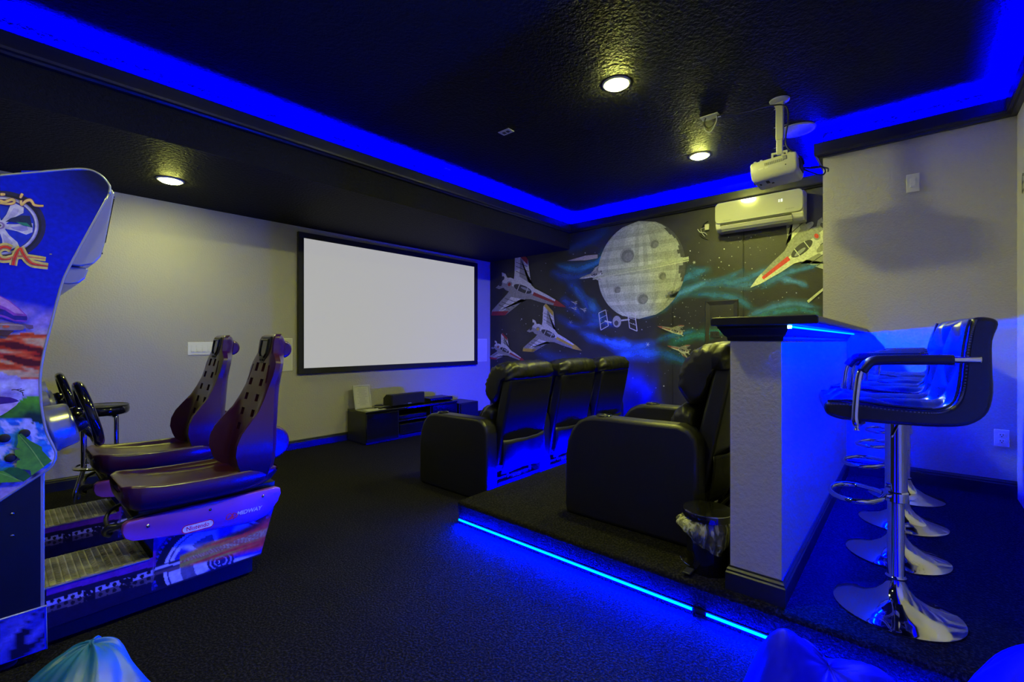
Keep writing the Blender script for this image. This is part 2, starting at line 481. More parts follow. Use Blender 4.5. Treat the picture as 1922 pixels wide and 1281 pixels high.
# bar half wall with baseboard
BX = 2.062; BY0 = 0.386; BY1 = 0.577
bar = struct('wall_bar', B(BX, XC, BY0, BY1, RZ, 1.262), M['wall'])
bm = BM()
runprof(bm, [(o, RZ + z) for o, z in base], (BX, BY1), (BX, BY0), (-1, 0), 1, 1)
runprof(bm, [(o, RZ + z) for o, z in base], (BX, BY0), (XC, BY0), (0, -1), 1, 0)
runprof(bm, [(o, RZ + z) for o, z in base], (XC, BY1), (BX, BY1), (0, 1), 0, 1)
obj('baseboard', bm, M['trim'], bar)

# flush painted door in the mural wall with a raised panel
door = struct('door_1', B(XB-0.006, XB, 1.362, 2.12, RZ+0.1, 2.36), M['blackwall'])
bm = BM()
box(bm, XB-0.004, XB, 1.350, 1.358, RZ+0.1, 2.37); box(bm, XB-0.004, XB, 2.124, 2.132, RZ+0.1, 2.37)
obj('door_gap', bm, M['black'], door)
def panelframe(y0, y1, z0, z1):
    bm = BM(); w_ = 0.055
    o = [(y0, z0), (y1, z0), (y1, z1), (y0, z1)]; i1 = [(y0+0.012, z0+0.012), (y1-0.012, z0+0.012), (y1-0.012, z1-0.012), (y0+0.012, z1-0.012)]
    i2 = [(y0+w_, z0+w_), (y1-w_, z0+w_), (y1-w_, z1-w_), (y0+w_, z1-w_)]
    R = [[bm.verts.new((XB-d, y, z)) for y, z in q] for q, d in ((o, 0.007), (i1, 0.020), (i2, 0.0065))]
    for a, b in zip(R, R[1:]):
        for k in range(4): bm.faces.new([a[k], a[(k+1) % 4], b[(k+1) % 4], b[k]])
    return bm
obj('door_panel', panelframe(1.40, 1.755, 0.95, 1.655), M['blackwall'], door, recalc=False)
obj('door_panel', panelframe(1.40, 1.755, 0.33, 0.88), M['blackwall'], door, recalc=False)

# ------------------------------------------------------------------ downlights
def downlight(x, y, z, label, lens='down'):
    t = thing('downlight', label, 'downlight', (x, y, z), 0, 'recessed ceiling downlights')
    bm = BM(); lathe(bm, [(0.093, 0.0), (0.092, -0.004), (0.086, -0.008), (0.074, -0.010), (0.070, -0.006), (0.070, 0.0)], n=40, cap0=False, cap1=False)
    obj('trim_ring', bm, M['white'], t, smooth=True)
    bm = BM(); lathe(bm, [(0.070, -0.006), (0.069, -0.013), (0.062, -0.018), (0.04, -0.020), (0.001, -0.0205)], n=40, cap0=False, cap1=True)
    obj('lens', bm, M[lens], t, smooth=True)
downlight(2.722, 1.467, ZC, 'lit round downlight nearest the camera in the middle of the black ceiling', 'down_main')
downlight(4.277, 1.460, ZC, 'lit round downlight left of the projector, over the rear seats', 'down_main')
downlight(0.929, 4.425, ZS, 'lit round downlight in the low soffit over the screen wall', 'down_low')
downlight(1.165, 1.467, ZC, 'lit downlight just above the top edge of the picture')
downlight(-0.7, 1.467, ZC, 'lit downlight in the ceiling behind the camera')
downlight(-1.0, 4.425, ZS, 'lit downlight in the soffit above the arcade machines', 'down_low')

# ------------------------------------------------------------------ led tape in view
def quad(bm, *p): bm.faces.new([bm.verts.new(q) for q in p])
bm = BM()
for a, b in ((0.72, RY-0.004), (-0.45, 0.66)): box(bm, RX-0.0075, RX-0.0036, a, b, 0.022, 0.033)
t = tag(obj('led_strip', bm, M['strip'], recalc=False), 'glowing blue light tape along the foot of the carpeted riser', 'led strip')
bm = BM(); box(bm, RX-0.0035, RX-0.001, -0.45, RY-0.004, 0.020, 0.037); obj('tape_backing', bm, M['blackp'], t)
bm = BM(); box(bm, RX-0.006, RX-0.001, 0.66, 0.72, 0.021, 0.033); obj('connector', bm, M['blackp'], t)
bm = BM(); quad(bm, (2.44, RY+0.004, 0.022), (XB-0.03, RY+0.004, 0.022), (XB-0.03, RY+0.004, 0.035), (2.44, RY+0.004, 0.035))
t = tag(obj('led_strip', bm, M['strip2'], recalc=False), 'glowing blue light tape on the riser edge behind the front row of recliners', 'led strip')
bm = BM(); box(bm, 2.44, XB-0.03, RY+0.001, RY+0.0035, 0.020, 0.037); obj('tape_backing', bm, M['blackp'], t)
bm = BM(); box(bm, 2.045, XC-0.01, 0.338, 0.348, 1.251, 1.257)
t = tag(obj('led_strip', bm, M['bars']), 'glowing blue light tape under the bar counter above the stools', 'led strip')
bm = BM(); box(bm, 1.972, 1.984, 0.337, 0.350, 1.247, 1.259); obj('end_diode', bm, M['leddot'], t)
bm = BM(); box(bm, 1.984, 2.045, 0.339, 0.347, 1.252, 1.258); obj('lead', bm, M['cyan'], t)
# black paint above the ledge on the beige walls
struct('trim_6', B(XC-0.003, XC, YD, YC, ZL+0.016, ZC), M['ceil'])
struct('trim_7', B(XF, XC, YD, YD+0.003, ZL+0.016, ZC), M['ceil'])
struct('trim_8', B(XC, XB, YC, YC+0.003, ZL+0.016, ZC), M['ceil'])

# ------------------------------------------------------------------ bar counter
ct = thing('bar_counter', 'long black counter top on the beige half wall with crown moulding under it', 'counter', (BX, 0.43, 1.26))
bm = BM(); prism(bm, [(0.255, 1.262), (0.62, 1.262), (0.625, 1.268), (0.625, 1.288), (0.618, 1.296), (0.26, 1.296), (0.25, 1.288), (0.25, 1.268)], lambda p: (1.955, *p), lambda p: (XC-0.001, *p))
obj('counter_top', bm, M['trim'], ct, world=True, bevel=0.004)
crown = [(0, 1.200), (0.006, 1.200), (0.010, 1.208), (0.010, 1.216), (0.020, 1.224), (0.030, 1.240), (0.036, 1.250), (0.040, 1.252), (0.040, 1.262), (0, 1.262)]
bm = BM()
runprof(bm, crown, (BX, BY1), (BX, BY0), (-1, 0), 1, 0.8)
crown2 = [(o*0.8, z) for o, z in crown]
runprof(bm, crown2, (BX, BY0), (XC, BY0), (0, -1), 1, 0)
runprof(bm, crown, (XC, BY1), (BX, BY1), (0, 1), 0, 1)
obj('crown_moulding', bm, M['trim'], ct, world=True)

# ------------------------------------------------------------------ wall and ceiling fittings
def plate(name, label, cat, c, U, V, Nn, w, h, kind='blank', group=None):
    """wall plate at c; U right, V up, Nn outward"""
    U, V, Nn = Vector(U), Vector(V), Vector(Nn)
    t = thing(name, label, cat, c, 0, group)
    def pb(bm, x0, x1, y0, y1, d0, d1):
        vs = []
        for d in (d0, d1):
            for x, y in ((x0, y0), (x1, y0), (x1, y1), (x0, y1)): vs.append(bm.verts.new(U*x + V*y + Nn*d))
        for f in [(0,3,2,1),(4,5,6,7),(0,1,5,4),(1,2,6,5),(2,3,7,6),(3,0,4,7)]: bm.faces.new([vs[i] for i in f])
    bm = BM(); pb(bm, -w/2, w/2, -h/2, h/2, 0, 0.006); obj('plate', bm, M['plate'], t, bevel=0.003)
    if kind == 'switches':
        n = 4
        for i in range(n):
            x = (i - (n-1)/2) * 0.046
            bm = BM(); pb(bm, x-0.017, x+0.017, -0.035, 0.035, 0.005, 0.0065); obj('switch_frame', bm, M['plate'], t)
            bm = BM(); pb(bm, x-0.014, x+0.014, -0.032, 0.0, 0.006, 0.013); pb(bm, x-0.014, x+0.014, 0.0, 0.032, 0.006, 0.009); obj('rocker', bm, M['plate'], t, bevel=0.001)
    if kind == 'dimmer':
        bm = BM(); pb(bm, -0.017, 0.017, -0.035, 0.035, 0.005, 0.010); obj('rocker', bm, M['plate'], t, bevel=0.002)
        bm = BM(); pb(bm, -0.013, 0.013, -0.030, -0.016, 0.010, 0.018); obj('slider', bm, M['plate'], t, bevel=0.002)
    if kind in ('outlet', 'outlet_dark'):
        for s in (-1, 1):
            bm = BM(); pb(bm, -0.016, 0.016, s*0.02-0.014, s*0.02+0.014, 0.005, 0.008); obj('socket', bm, M['plate'] if kind == 'outlet' else M['blackp'], t, bevel=0.004)
            bm = BM()
            pb(bm, -0.008, -0.005, s*0.02-0.002, s*0.02+0.008, 0.0075, 0.0085); pb(bm, 0.005, 0.008, s*0.02-0.002, s*0.02+0.008, 0.0075, 0.0085); pb(bm, -0.003, 0.003, s*0.02-0.011, s*0.02-0.006, 0.0075, 0.0085)
            obj('slots', bm, M['black'], t)
    if kind == 'grille':
        bm = BM(); pb(bm, -w/2+0.012, w/2-0.012, -h/2+0.012, h/2-0.012, 0.005, 0.008); obj('speaker_cloth', bm, M['grille'], t, bevel=0.001)
    return t
plate('light_switch', 'white four gang light switch left of the far racing seat on the screen wall', 'switch', (1.318, YA, 1.128), (1,0,0), (0,0,1), (0,-1,0), 0.215, 0.125, 'switches')
plate('wall_speaker', 'white in-wall speaker left of the projection screen behind the near racing seat', 'speaker', (2.07, YA, 1.052), (1,0,0), (0,0,1), (0,-1,0), 0.22, 0.36, 'grille')
plate('wall_speaker', 'blue-lit in-wall speaker right of the projection screen', 'speaker', (5.13, YA, 1.055), (1,0,0), (0,0,1), (0,-1,0), 0.22, 0.36, 'grille')
plate('light_switch', 'white switch high on the beige wall above the projector shadow', 'switch', (XC, -0.010, 2.372), (0,-1,0), (0,0,1), (-1,0,0), 0.074, 0.135, 'dimmer')
plate('wall_outlet', 'white power outlet low on the beige wall behind the bar stools', 'outlet', (XC, -0.460, 0.543), (0,-1,0), (0,0,1), (-1,0,0), 0.072, 0.115, 'outlet')
t = plate('ceiling_plate', 'small white plate on the black ceiling left of the middle downlight', 'plate', (2.752, 2.477, ZC), (1,0,0), (0,1,0), (0,0,-1), 0.075, 0.115, 'outlet_dark')
plate('ceiling_plate', 'small plate on the ceiling in the blue glow above the screen', 'plate', (2.97, 3.47, ZC), (1,0,0), (0,1,0), (0,0,-1), 0.08, 0.05, 'blank')
t = plate('door_outlet', 'black-painted outlet on the mural door panel above the rear recliner', 'outlet', (XB-0.0065, 1.648, 1.272), (0,-1,0), (0,0,1), (-1,0,0), 0.10, 0.07, 'blank')
for ch in t.children: ch.data.materials[0] = M['blackwall']
bm = BM(); box(bm, -0.010, -0.005, 0.015, 0.03, -0.012, 0.012); obj('socket', bm, M['black'], t)
bm = BM(); box(bm, -0.010, -0.005, -0.03, -0.012, -0.01, 0.01); obj('socket', bm, M['black'], t)

# junction block with loose wires on the mural wall
t = thing('cable_box', 'small white junction block with loose wires on the mural wall beside the air conditioner', 'cable box', (XB, 1.73, 2.48))
obj('block', B(-0.03, 0, -0.025, 0.02, -0.03, 0.035), M['white'], t, bevel=0.003)
bm = BM()
tube(bm, smoothpts([(-0.02, 0.02, 0.0), (-0.03, 0.06, -0.01), (-0.02, 0.05, -0.06), (-0.02, 0.02, -0.10)], 5), 0.003, 6); obj('wire', bm, M['white'], t, smooth=True)
bm = BM(); tube(bm, smoothpts([(-0.02, 0.10, -0.005), (-0.03, 0.07, -0.045), (-0.03, 0.02, -0.06), (-0.01, 0.0, -0.085)], 5), 0.0045, 6)
obj('wire', bm, M['white'], t, smooth=True)
bm = BM()
tube(bm, smoothpts([(-0.01, -0.01, 0.07), (-0.03, 0.03, 0.045), (-0.02, 0.06, 0.0)], 5), 0.004, 6); obj('dark_wire', bm, M['black'], t, smooth=True)
bm = BM(); tube(bm, smoothpts([(-0.01, 0.08, -0.06), (-0.02, 0.05, -0.1), (-0.01, -0.01, -0.14)], 5), 0.004, 6)
obj('dark_wire', bm, M['black'], t, smooth=True)

# ------------------------------------------------------------------ projection screen
t = thing('projection_screen', 'large blank pale grey projection screen in a wide black frame on the left wall', 'projection screen', (3.61, YA, 1.62))
x0, x1, z0, z1 = 2.226, 4.994, 0.833, 2.415; fw = 0.062; y1 = YA - 0.002; y0 = YA - 0.045
for a in ((x0, x1, z1-fw, z1), (x0, x1, z0, z0+fw), (x0, x0+fw, z0+fw, z1-fw), (x1-fw, x1, z0+fw, z1-fw)):
    obj('frame_bar', B(a[0], a[1], y0, y1, a[2], a[3]), M['black'], t, world=True, bevel=0.004)
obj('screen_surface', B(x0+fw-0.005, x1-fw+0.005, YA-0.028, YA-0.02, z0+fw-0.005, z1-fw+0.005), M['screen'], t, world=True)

# ------------------------------------------------------------------ air conditioner
t = thing('air_conditioner', 'white glossy wall-mounted air conditioner high on the mural wall', 'air conditioner', (XB, 1.17, 2.5))
def acprof(s0, s1, mi=0): pass
yA0, yA1 = 0.775, 1.585
bm = BM()
pr = [(0, 2.375), (-0.13, 2.375), (-0.175, 2.40), (-0.19, 2.44), (-0.19, 2.63), (-0.165, 2.662), (-0.12, 2.668), (0, 2.668)]
prism(bm, pr, lambda p: (XB+p[0]-0.001, yA0, p[1]), lambda p: (XB+p[0]-0.001, yA1, p[1]))
obj('housing', bm, M['white'], t, world=True, bevel=0.012, seg=3)
bm = BM()
q = rrect(yA0+0.002, yA1-0.0, 2.452, 2.672, 0.045, 5)
prism(bm, q, lambda p: (XB-0.190, p[0], p[1]), lambda p: (XB-0.208 + 0.0, p[0], p[1]))
obj('front_panel', bm, M['whiteg'], t, world=True, bevel=0.008, seg=3)
obj('outlet_slot', B(XB-0.196, XB-0.10, yA0+0.10, yA1-0.05, 2.428, 2.446), M['black'], t, world=True)
R = Matrix.Rotation(radians(-38), 3, 'Y')
bm = BM(); obox(bm, (XB-0.182, (yA0+yA1)/2+0.02, 2.412), 0.006, 0.33, 0.022, R); obj('louvre', bm, M['white'], t, world=True, bevel=0.003)
bm = BM(); obox(bm, (XB-0.160, (yA0+yA1)/2+0.02, 2.388), 0.005, 0.33, 0.018, R); obj('louvre', bm, M['greyp'], t, world=True, bevel=0.003)
bm = BM()
for yy, zz, n_ in ((1.50, 2.475, 7), (0.93, 2.492, 7)):
    for k in range(n_):
        y = yy - k*0.0115
        box(bm, XB-0.2088, XB-0.207, y-0.0085, y, zz-0.006, zz+0.006) if k % 2 else box(bm, XB-0.2088, XB-0.207, y-0.0085, y-0.001, zz-0.006, zz+0.004)
obj('badge_letters', bm, M['greyp'], t, world=True)['kind'] = 'stuff'
bm = BM()
for dy in (0.0, -0.022):
    for (a, b_, c, d) in ((0, .012, .011, .014), (0, .012, -.014, -.011), (0, .003, -.014, .014), (.009, .012, -.014, .014)):
        if dy == 0.0 and a == 0 and b_ == .012: continue
        box(bm, XB-0.2088, XB-0.207, 0.985+dy-b_, 0.985+dy-a, 2.585+c, 2.585+d)
obj('display_digits', bm, M['ledblue'], t, world=True)

# ------------------------------------------------------------------ projector on its ceiling mount
mx_, my_ = 3.669, 0.70
t = thing('projector_mount', 'white ceiling bracket and arm that holds the projector', 'projector mount', (mx_, my_, ZC))
bm = BM(); lathe(bm, [(0.001, -0.022), (0.02, -0.022), (0.045, -0.016), (0.062, -0.008), (0.064, 0.0)], n=28, cap0=True, cap1=True); obj('ceiling_plate', bm, M['white'], t, auto=40)
obj('yoke', B(-0.024, 0.024, -0.03, 0.03, -0.052, -0.018), M['white'], t, bevel=0.008, seg=3)
obj('pole', B(-0.020, 0.018, -0.026, 0.022, -0.285, -0.045), M['white'], t, bevel=0.006)
obj('inner_pole', B(-0.015, 0.014, -0.021, 0.018, -0.385, -0.275), M['white'], t, bevel=0.005)
bm = BM(); bm.free()
for zq in (-0.055, -0.33, -0.185):
    bm = BM(); tube(bm, [(0.0, -0.045, zq), (0.0, 0.035, zq)], 0.004, 8); obj('bolt', bm, M['chrome'], t, smooth=True)
for s in (-1, 1):
    bm = BM(); box(bm, -0.008, 0.008, s*0.045-0.006, s*0.045+0.006, -0.43, -0.365); box(bm, -0.010, 0.010, min(0, s*0.05), max(0, s*0.05), -0.378, -0.366); obj('bracket_leg', bm, M['white'], t, bevel=0.002)
pr = thing('projector', 'white boxy projector hanging from the ceiling mount', 'projector', (mx_+0.01, my_+0.018, 2.41))
pr.rotation_euler = (radians(-4), 0, 0)
rings = []
for z, sx, sy in ((-0.078, 0.100, 0.122), (-0.074, 0.108, 0.130), (-0.050, 0.122, 0.143), (0.0, 0.124, 0.145), (0.045, 0.122, 0.143), (0.060, 0.117, 0.138), (0.064, 0.108, 0.13)):
    rings.append([Vector((x, y, z)) for x, y in rrect(-sx, sx, -sy, sy, 0.015, 5)])
bm = BM(); loft(bm, rings); obj('casing', bm, M['white'], pr, auto=50)
for y in (0.115, 0.075, -0.06, -0.10):
    bm = BM(); lathe(bm, [(0.010, 0.0), (0.012, 0.012), (0.008, 0.018)], c=(-0.09, y, 0.058), n=14); obj('foot', bm, M['white'], pr, auto=40)
bm = BM(); lathe(bm, [(0.03, 0.0), (0.030, 0.012), (0.022, 0.02)], c=(-0.04, 0.08, 0.058), n=20); obj('adjuster', bm, M['white'], pr, auto=40)
bm = BM()
for k in range(11): box(bm, -0.1255, -0.123, 0.045-k*0.011, 0.051-k*0.011, 0.018, 0.036)
obj('vent_slots', bm, M['greyp'], pr)
obj('latch', B(-0.128, -0.12, -0.085, -0.06, 0.024, 0.052), M['greyp'], pr, bevel=0.003)
bm = BM(); prism(bm, ell(0.075, 0.002, 0.018, 0.006, 16), lambda p: (-0.1255, p[0], p[1]), lambda p: (-0.122, p[0], p[1])); box(bm, -0.1252, -0.122, 0.03, 0.052, -0.002, 0.006); obj('logo_oval', bm, M['grille'], pr)
bm = BM(); lathe(bm, [(0.004, 0), (0.004, 0.003)], n=10); bmesh.ops.rotate(bm, verts=bm.verts, matrix=Matrix.Rotation(-pi/2, 3, 'Y')); bmesh.ops.translate(bm, verts=bm.verts, vec=(-0.122, -0.075, -0.012)); obj('screw_hole', bm, M['black'], pr)
bm = BM(); lathe(bm, [(0.036, 0), (0.036, 0.02), (0.028, 0.022), (0.026, 0.006), (0.001, 0.004)], n=24, cap1=False); bmesh.ops.rotate(bm, verts=bm.verts, matrix=Matrix.Rotation(-pi/2, 3, 'X')); bmesh.ops.translate(bm, verts=bm.verts, vec=(0.05, 0.140, -0.01)); obj('lens', bm, M['blackg'], pr, auto=40)
bm = BM(); box(bm, -0.08, -0.03, 0.04, 0.06, -0.081, -0.075); obj('underside_slot', bm, M['black'], pr)
bm = BM(); box(bm, -0.02, 0.0, 0.02, 0.035, -0.081, -0.075); obj('underside_slot', bm, M['black'], pr)
bm = BM(); box(bm, -0.05, -0.02, 0.095, 0.105, -0.081, -0.073); obj('underside_slot', bm, M['black'], pr)
bm = BM(); box(bm, -0.06, 0.08, -0.150, -0.142, -0.04, 0.03); obj('rear_ports', bm, M['black'], pr)
# cables
t = plate('ceiling_plate', 'white ceiling plate with a looped black cable between downlight and projector', 'plate', (3.591, 1.147, ZC), (1,0,0), (0,1,0), (0,0,-1), 0.085, 0.13, 'blank')
bm = BM(); tube(bm, smoothpts([(0.0, 0.04, -0.005), (0.02, 0.05, -0.07), (0.0, 0.0, -0.115), (-0.02, -0.05, -0.06), (0.0, -0.045, -0.005)], 6), 0.004, 7); obj('cable_loop', bm, M['white'], t, smooth=True)
bm = BM(); tube(bm, smoothpts([(-0.01, 0.03, -0.005), (0.0, 0.045, -0.05), (0.01, 0.01, -0.08), (0.0, -0.04, -0.05), (0.0, -0.05, -0.01)], 6), 0.006, 7); obj('dark_loop', bm, M['blackp'], t, smooth=True)
bm = BM()
tube(bm, smoothpts([(3.59, 1.10, ZC-0.01), (3.60, 1.02, ZC-0.018), (3.62, 0.9, ZC-0.03), (3.64, 0.80, ZC-0.026), (3.64, 0.735, ZC-0.035), (3.655, 0.66, ZC-0.06), (3.665, 0.645, ZC-0.15), (3.665, 0.66, ZC-0.26), (3.66, 0.655, ZC-0.34), (3.67, 0.61, ZC-0.40), (3.69, 0.575, 2.475), (3.69, 0.555, 2.42)], 6), 0.0055, 7)
tube(bm, smoothpts([(3.59, 1.09, ZC-0.012), (3.62, 0.95, ZC-0.04), (3.645, 0.80, ZC-0.05), (3.65, 0.725, ZC-0.05)], 6), 0.003, 6)
tag(obj('projector_cable', bm, M['blackp'], smooth=True), 'black cable running along the ceiling and down the mount to the projector', 'cable')
bm = BM()
tube(bm, smoothpts([(3.70, 0.56, 2.40), (3.72, 0.50, 2.39), (3.80, 0.47, 2.41), (3.95, 0.45, 2.44), (4.05, 0.46, 2.45)], 5), 0.006, 7)
tube(bm, smoothpts([(3.70, 0.56, 2.39), (3.71, 0.50, 2.35), (3.72, 0.455, 2.33), (3.74, 0.44, 2.36), (3.74, 0.46, 2.395), (3.72, 0.52, 2.40)], 6), 0.005, 7)
tag(obj('power_lead', bm, M['blackp'], smooth=True), 'short black power lead looping behind the projector', 'cable')
# round speaker in the ceiling
t = thing('ceiling_speaker', 'large round white ceiling speaker in the blue glow beside the projector', 'speaker', (4.275, 0.695, ZC))
bm = BM(); lathe(bm, [(0.135, 0.0), (0.134, -0.006), (0.128, -0.010), (0.122, -0.010), (0.120, -0.005), (0.120, 0.0)], n=48, cap0=False, cap1=False); obj('rim', bm, M['white'], t, smooth=True)
bm = BM(); lathe(bm, [(0.121, -0.006), (0.08, -0.008), (0.001, -0.009)], n=48, cap0=False, cap1=True); obj('grille', bm, M['grille'], t, smooth=True)
#==MURAL==
# ------------------------------------------------------------------ mural: paint on the mural wall
MX = XB - 0.0068
def mpx(p): return P(p[0], p[1], X=MX)
def mural(step=0.0001): return Paint(mpx, (-1, 0, 0), step=step, base=0.0)
# wisps
W = mural()
TEAL = (0.025, 0.13, 0.42); BLUE = (0.02, 0.06, 0.30); CY = (0.05, 0.18, 0.58)
wisps = [([(1060,470),(1100,455),(1150,425)],14,BLUE,.5),([(1040,495),(1090,505),(1140,480),(1160,470)],12,(.03,.16,.45),.8),([(1030,510),(1080,520),(1125,505)],14,BLUE,.7),
 ([(1070,530),(1095,560),(1120,590),(1112,620)],12,(.05,.24,.55),.8),([(1060,525),(1085,545),(1110,585),(1130,605)],16,BLUE,.6),([(1040,590),(1080,612),(1130,605),(1165,612)],12,BLUE,.6),
 ([(1080,620),(1130,640),(1180,655),(1240,640)],12,(.03,.12,.5),.7),([(1130,640),(1160,645),(1190,650)],10,(.03,.14,.6),.9),([(1150,670),(1200,663),(1260,668),(1300,690)],14,(.02,.12,.5),.7),
 ([(1190,590),(1230,575),(1262,540),(1300,515),(1340,505)],14,TEAL,.8),([(1200,600),(1245,575),(1290,545),(1350,530),(1400,535),(1450,520)],12,CY,.6),([(1250,560),(1290,545),(1330,528)],8,CY,.9),
 ([(1330,525),(1370,530),(1410,520),(1450,505),(1500,500)],10,TEAL,.7),([(1290,555),(1335,553),(1385,562),(1420,585)],10,TEAL,.7),([(1320,540),(1370,520),(1400,505)],8,TEAL,.5),
 ([(1415,538),(1450,522),(1490,528),(1520,540)],9,CY,.8),([(1425,545),(1460,520),(1500,505),(1545,495)],10,TEAL,.8),([(1400,597),(1440,580),(1490,570),(1545,580)],10,CY,.8),
 ([(1410,600),(1450,588),(1500,582),(1545,592)],10,(.04,.2,.4),.6),([(1230,640),(1270,628),(1310,620)],9,TEAL,.7),([(1250,648),(1290,635),(1350,622),(1400,612)],12,(.03,.2,.35),.6),
 ([(1050,560),(1075,575),(1100,600)],12,BLUE,.7),([(1160,690),(1200,720),(1230,740)],22,(.01,.03,.25),.5),([(1000,655),(1060,680),(1120,690)],16,(.02,.06,.3),.4)]
for i, (q, wd, c, a) in enumerate(wisps): W.soft(q, wd*1.25, tuple(v*1.3 for v in c), a, seed=i+1)
W.done('painted_wisps', wb)['kind'] = 'stuff'
# stars
st = mural()
for i in range(420):
    x = random.uniform(925, 1540); y = random.uniform(430, 740)
    if random.random() < 0.5: x = random.gauss(1330, 90); y = random.gauss(530, 90)
    if not (930 < x < 1540 and 440 < y < 760): continue
    r = random.choice([.5, .6, .7, .9, 1.3]); g = random.uniform(.15, .6)
    st.poly(ell(x, y, r, r, 5), (g, g, g*1.05), lift=False)
for x, y, r in ((1080,577,2),(1071,606,4),(1216,647,4),(1303,493,3),(1246,725,1.5),(1188,710,1.5),(970,540,1)):
    for a in (0, pi/3, 2*pi/3): st.strip([(x-r*cos(a), y-r*sin(a)), (x+r*cos(a), y+r*sin(a))], 0.7, (.7,.7,.75), k=1)
st.done('painted_stars', wb)['kind'] = 'stuff'

# a ringed grey gas planet
pl = mural(0.00004)
PC = mpx((1199, 507)); PY, PZ = PC.y, PC.z; PR = 0.60
plf = lambda p: Vector((MX, PY - p[0], PZ + p[1]))
plp = Paint(plf, (-1, 0, 0), step=0.00005, base=0.0012)
rows_, cols_ = 26, 30
for i in range(rows_):
    z0_ = -1 + 2*i/rows_; z1_ = -1 + 2*(i+1)/rows_
    band = 0.24 + 0.09*sin(i*1.9) + 0.05*noise.noise(Vector((i*0.9, 0, 3)))
    for j in range(cols_):
        a0 = -pi/2 + pi*j/cols_; a1 = -pi/2 + pi*(j+1)/cols_
        if a1 > pi/2 - 0.35 - 0.25*noise.noise(Vector((i*0.4, 7, 0))) and i > 8 : sh = 0.18
        else: sh = 1
        q = []
        for (u, v) in ((a0, z0_), (a1, z0_), (a1, z1_), (a0, z1_)):
            r = math.sqrt(max(0, 1 - v*v)); q.append((sin(u)*r*PR*0.97, v*PR*1.02))
        if len(set((round(a, 5), round(b, 5)) for a, b in q)) < 3: continue
        g = band * (0.62 + 0.38*cos((a0+a1)/2 + 0.5)) * sh * (0.85 + 0.5*noise.noise(Vector((j*0.9, i*0.12, 1))))
        g = max(0.01, (g*0.75 + 0.16*sh)*1.45)
        plp.poly([p for k, p in enumerate(q) if p != q[k-1]], (g*0.93, g, g*0.98), lift=False)
plp.k = 3
for cx, cy, r in ((-0.16, 0.20, 0.10), (0.2, 0.3, 0.06), (-0.30, -0.22, 0.05), (0.05, -0.36, 0.075), (0.30, -0.10, 0.05)):
    plp.poly(ell(cx, cy, r, r*0.96, 20), (.30, .31, .31)); plp.poly(ell(cx+.008, cy-.008, r*.86, r*.82, 20), (.16, .17, .17)); plp.poly(ell(cx+.02, cy-.02, r*.6, r*.55, 16), (.22, .23, .23))
for k, (ww, c) in enumerate(((0.035, (.42,.46,.40)), (0.012, (.55,.58,.50)))):
    plp.strip([(-0.66, -0.03-0.03*k), (-0.3, 0.005-0.03*k), (0.1, 0.03-0.03*k), (0.62, 0.075-0.03*k)], ww, c)
plp.done('painted_planet', wb)

def ship(name, cx, cy, L, deg, accent, white=(.62,.62,.66), wings=1.0, nose=False):
    """generic rocket plane, pointing along +x before rotation"""
    p = mural(0.00008); p.base = 0.0016
    ca, sa = cos(radians(deg)), sin(radians(deg))
    m = lambda q: [(cx + L*(x*ca - y*sa), cy + L*(x*sa + y*ca)) for x, y in q]
    dark = (.03, .03, .04); mid = tuple(c*.45 for c in white)
    k = wings
    for s in (-1, 1):
        w1, w2 = (white, mid) if s < 0 else (mid, white)
        p.poly(m([(.02, .07*s), (-.10, .12*s), (-.30, (.10+.34*k)*s), (-.50, (.12+.40*k)*s), (-.52, (.11+.34*k)*s), (-.40, .16*s), (-.38, .08*s)]), w1)
        p.poly(m([(-.08, .13*s), (-.16, .14*s), (-.36, (.10+.30*k)*s), (-.42, (.11+.31*k)*s), (-.32, .17*s)]), w2)
        p.poly(m([(-.27, (.06+.30*k)*s), (-.30, (.10+.34*k)*s), (-.50, (.12+.40*k)*s), (-.51, (.11+.35*k)*s)]), accent)
        for q in (.35, .6, .8): p.strip(m([(-.06-.26*q, (.10+.30*k*q)*s), (-.36-.12*q, (.13+.26*k*q)*s)]), L*.008, dark, k=1)
        if nose: p.strip(m([(-.50, (.13+.40*k)*s), (.12, (.15+.40*k)*s)]), [L*.035, L*.022, L*.03], white, k=2); p.poly(m(ell(-.40, .145*s, .09, .035, 12)), mid)
        p.poly(m([(-.46, .06*s), (-.54, .13*s), (-.60, .13*s), (-.56, .05*s)]), w1)
    body_ = [(-.54, -.06), (-.44, -.105), (-.15, -.10), (.15, -.075), (.42, -.035), (.54, 0), (.42, .035), (.15, .075), (-.15, .10), (-.44, .105), (-.54, .06)]
    p.poly(m(body_), white)
    p.poly(m([(-.54, .01), (.54, 0), (.42, .035), (.15, .075), (-.15, .10), (-.44, .105), (-.54, .06)]), mid)
    p.poly(m([(.34, -.050), (.42, -.035), (.54, 0), (.42, .035), (.34, .050)]), accent if not nose else white)
    p.poly(m([(-.02, -.032), (.36, -.020), (.36, .014), (-.02, .022)]), accent)
    p.poly(m(ell(-.20, -.012, .15, .055, 18)), dark); p.poly(m(ell(-.16, -.028, .08, .020, 12)), (.25,.27,.32))
    for x_ in (-.27, -.13): p.strip(m([(x_, -.06), (x_, .04)]), L*.010, white, k=1)
    p.poly(m(ell(-.42, .0, .045, .05, 12)), mid); p.poly(m(ell(-.42, .0, .025, .03, 10)), accent)
    for yy in (-.05, .05): p.poly(m(ell(-.55, yy, .025, .035, 10)), dark)
    p.done(name, wb)
RED = (.30, .02, .03); YEL = (.55, .38, .05)
ship('painted_spacecraft', 1003, 553, 120, 22, RED, wings=1.1)
ship('painted_spacecraft', 1046, 636, 96, 26, YEL, wings=1.0)
ship('painted_spacecraft', 958, 664, 62, 28, RED, wings=.8)
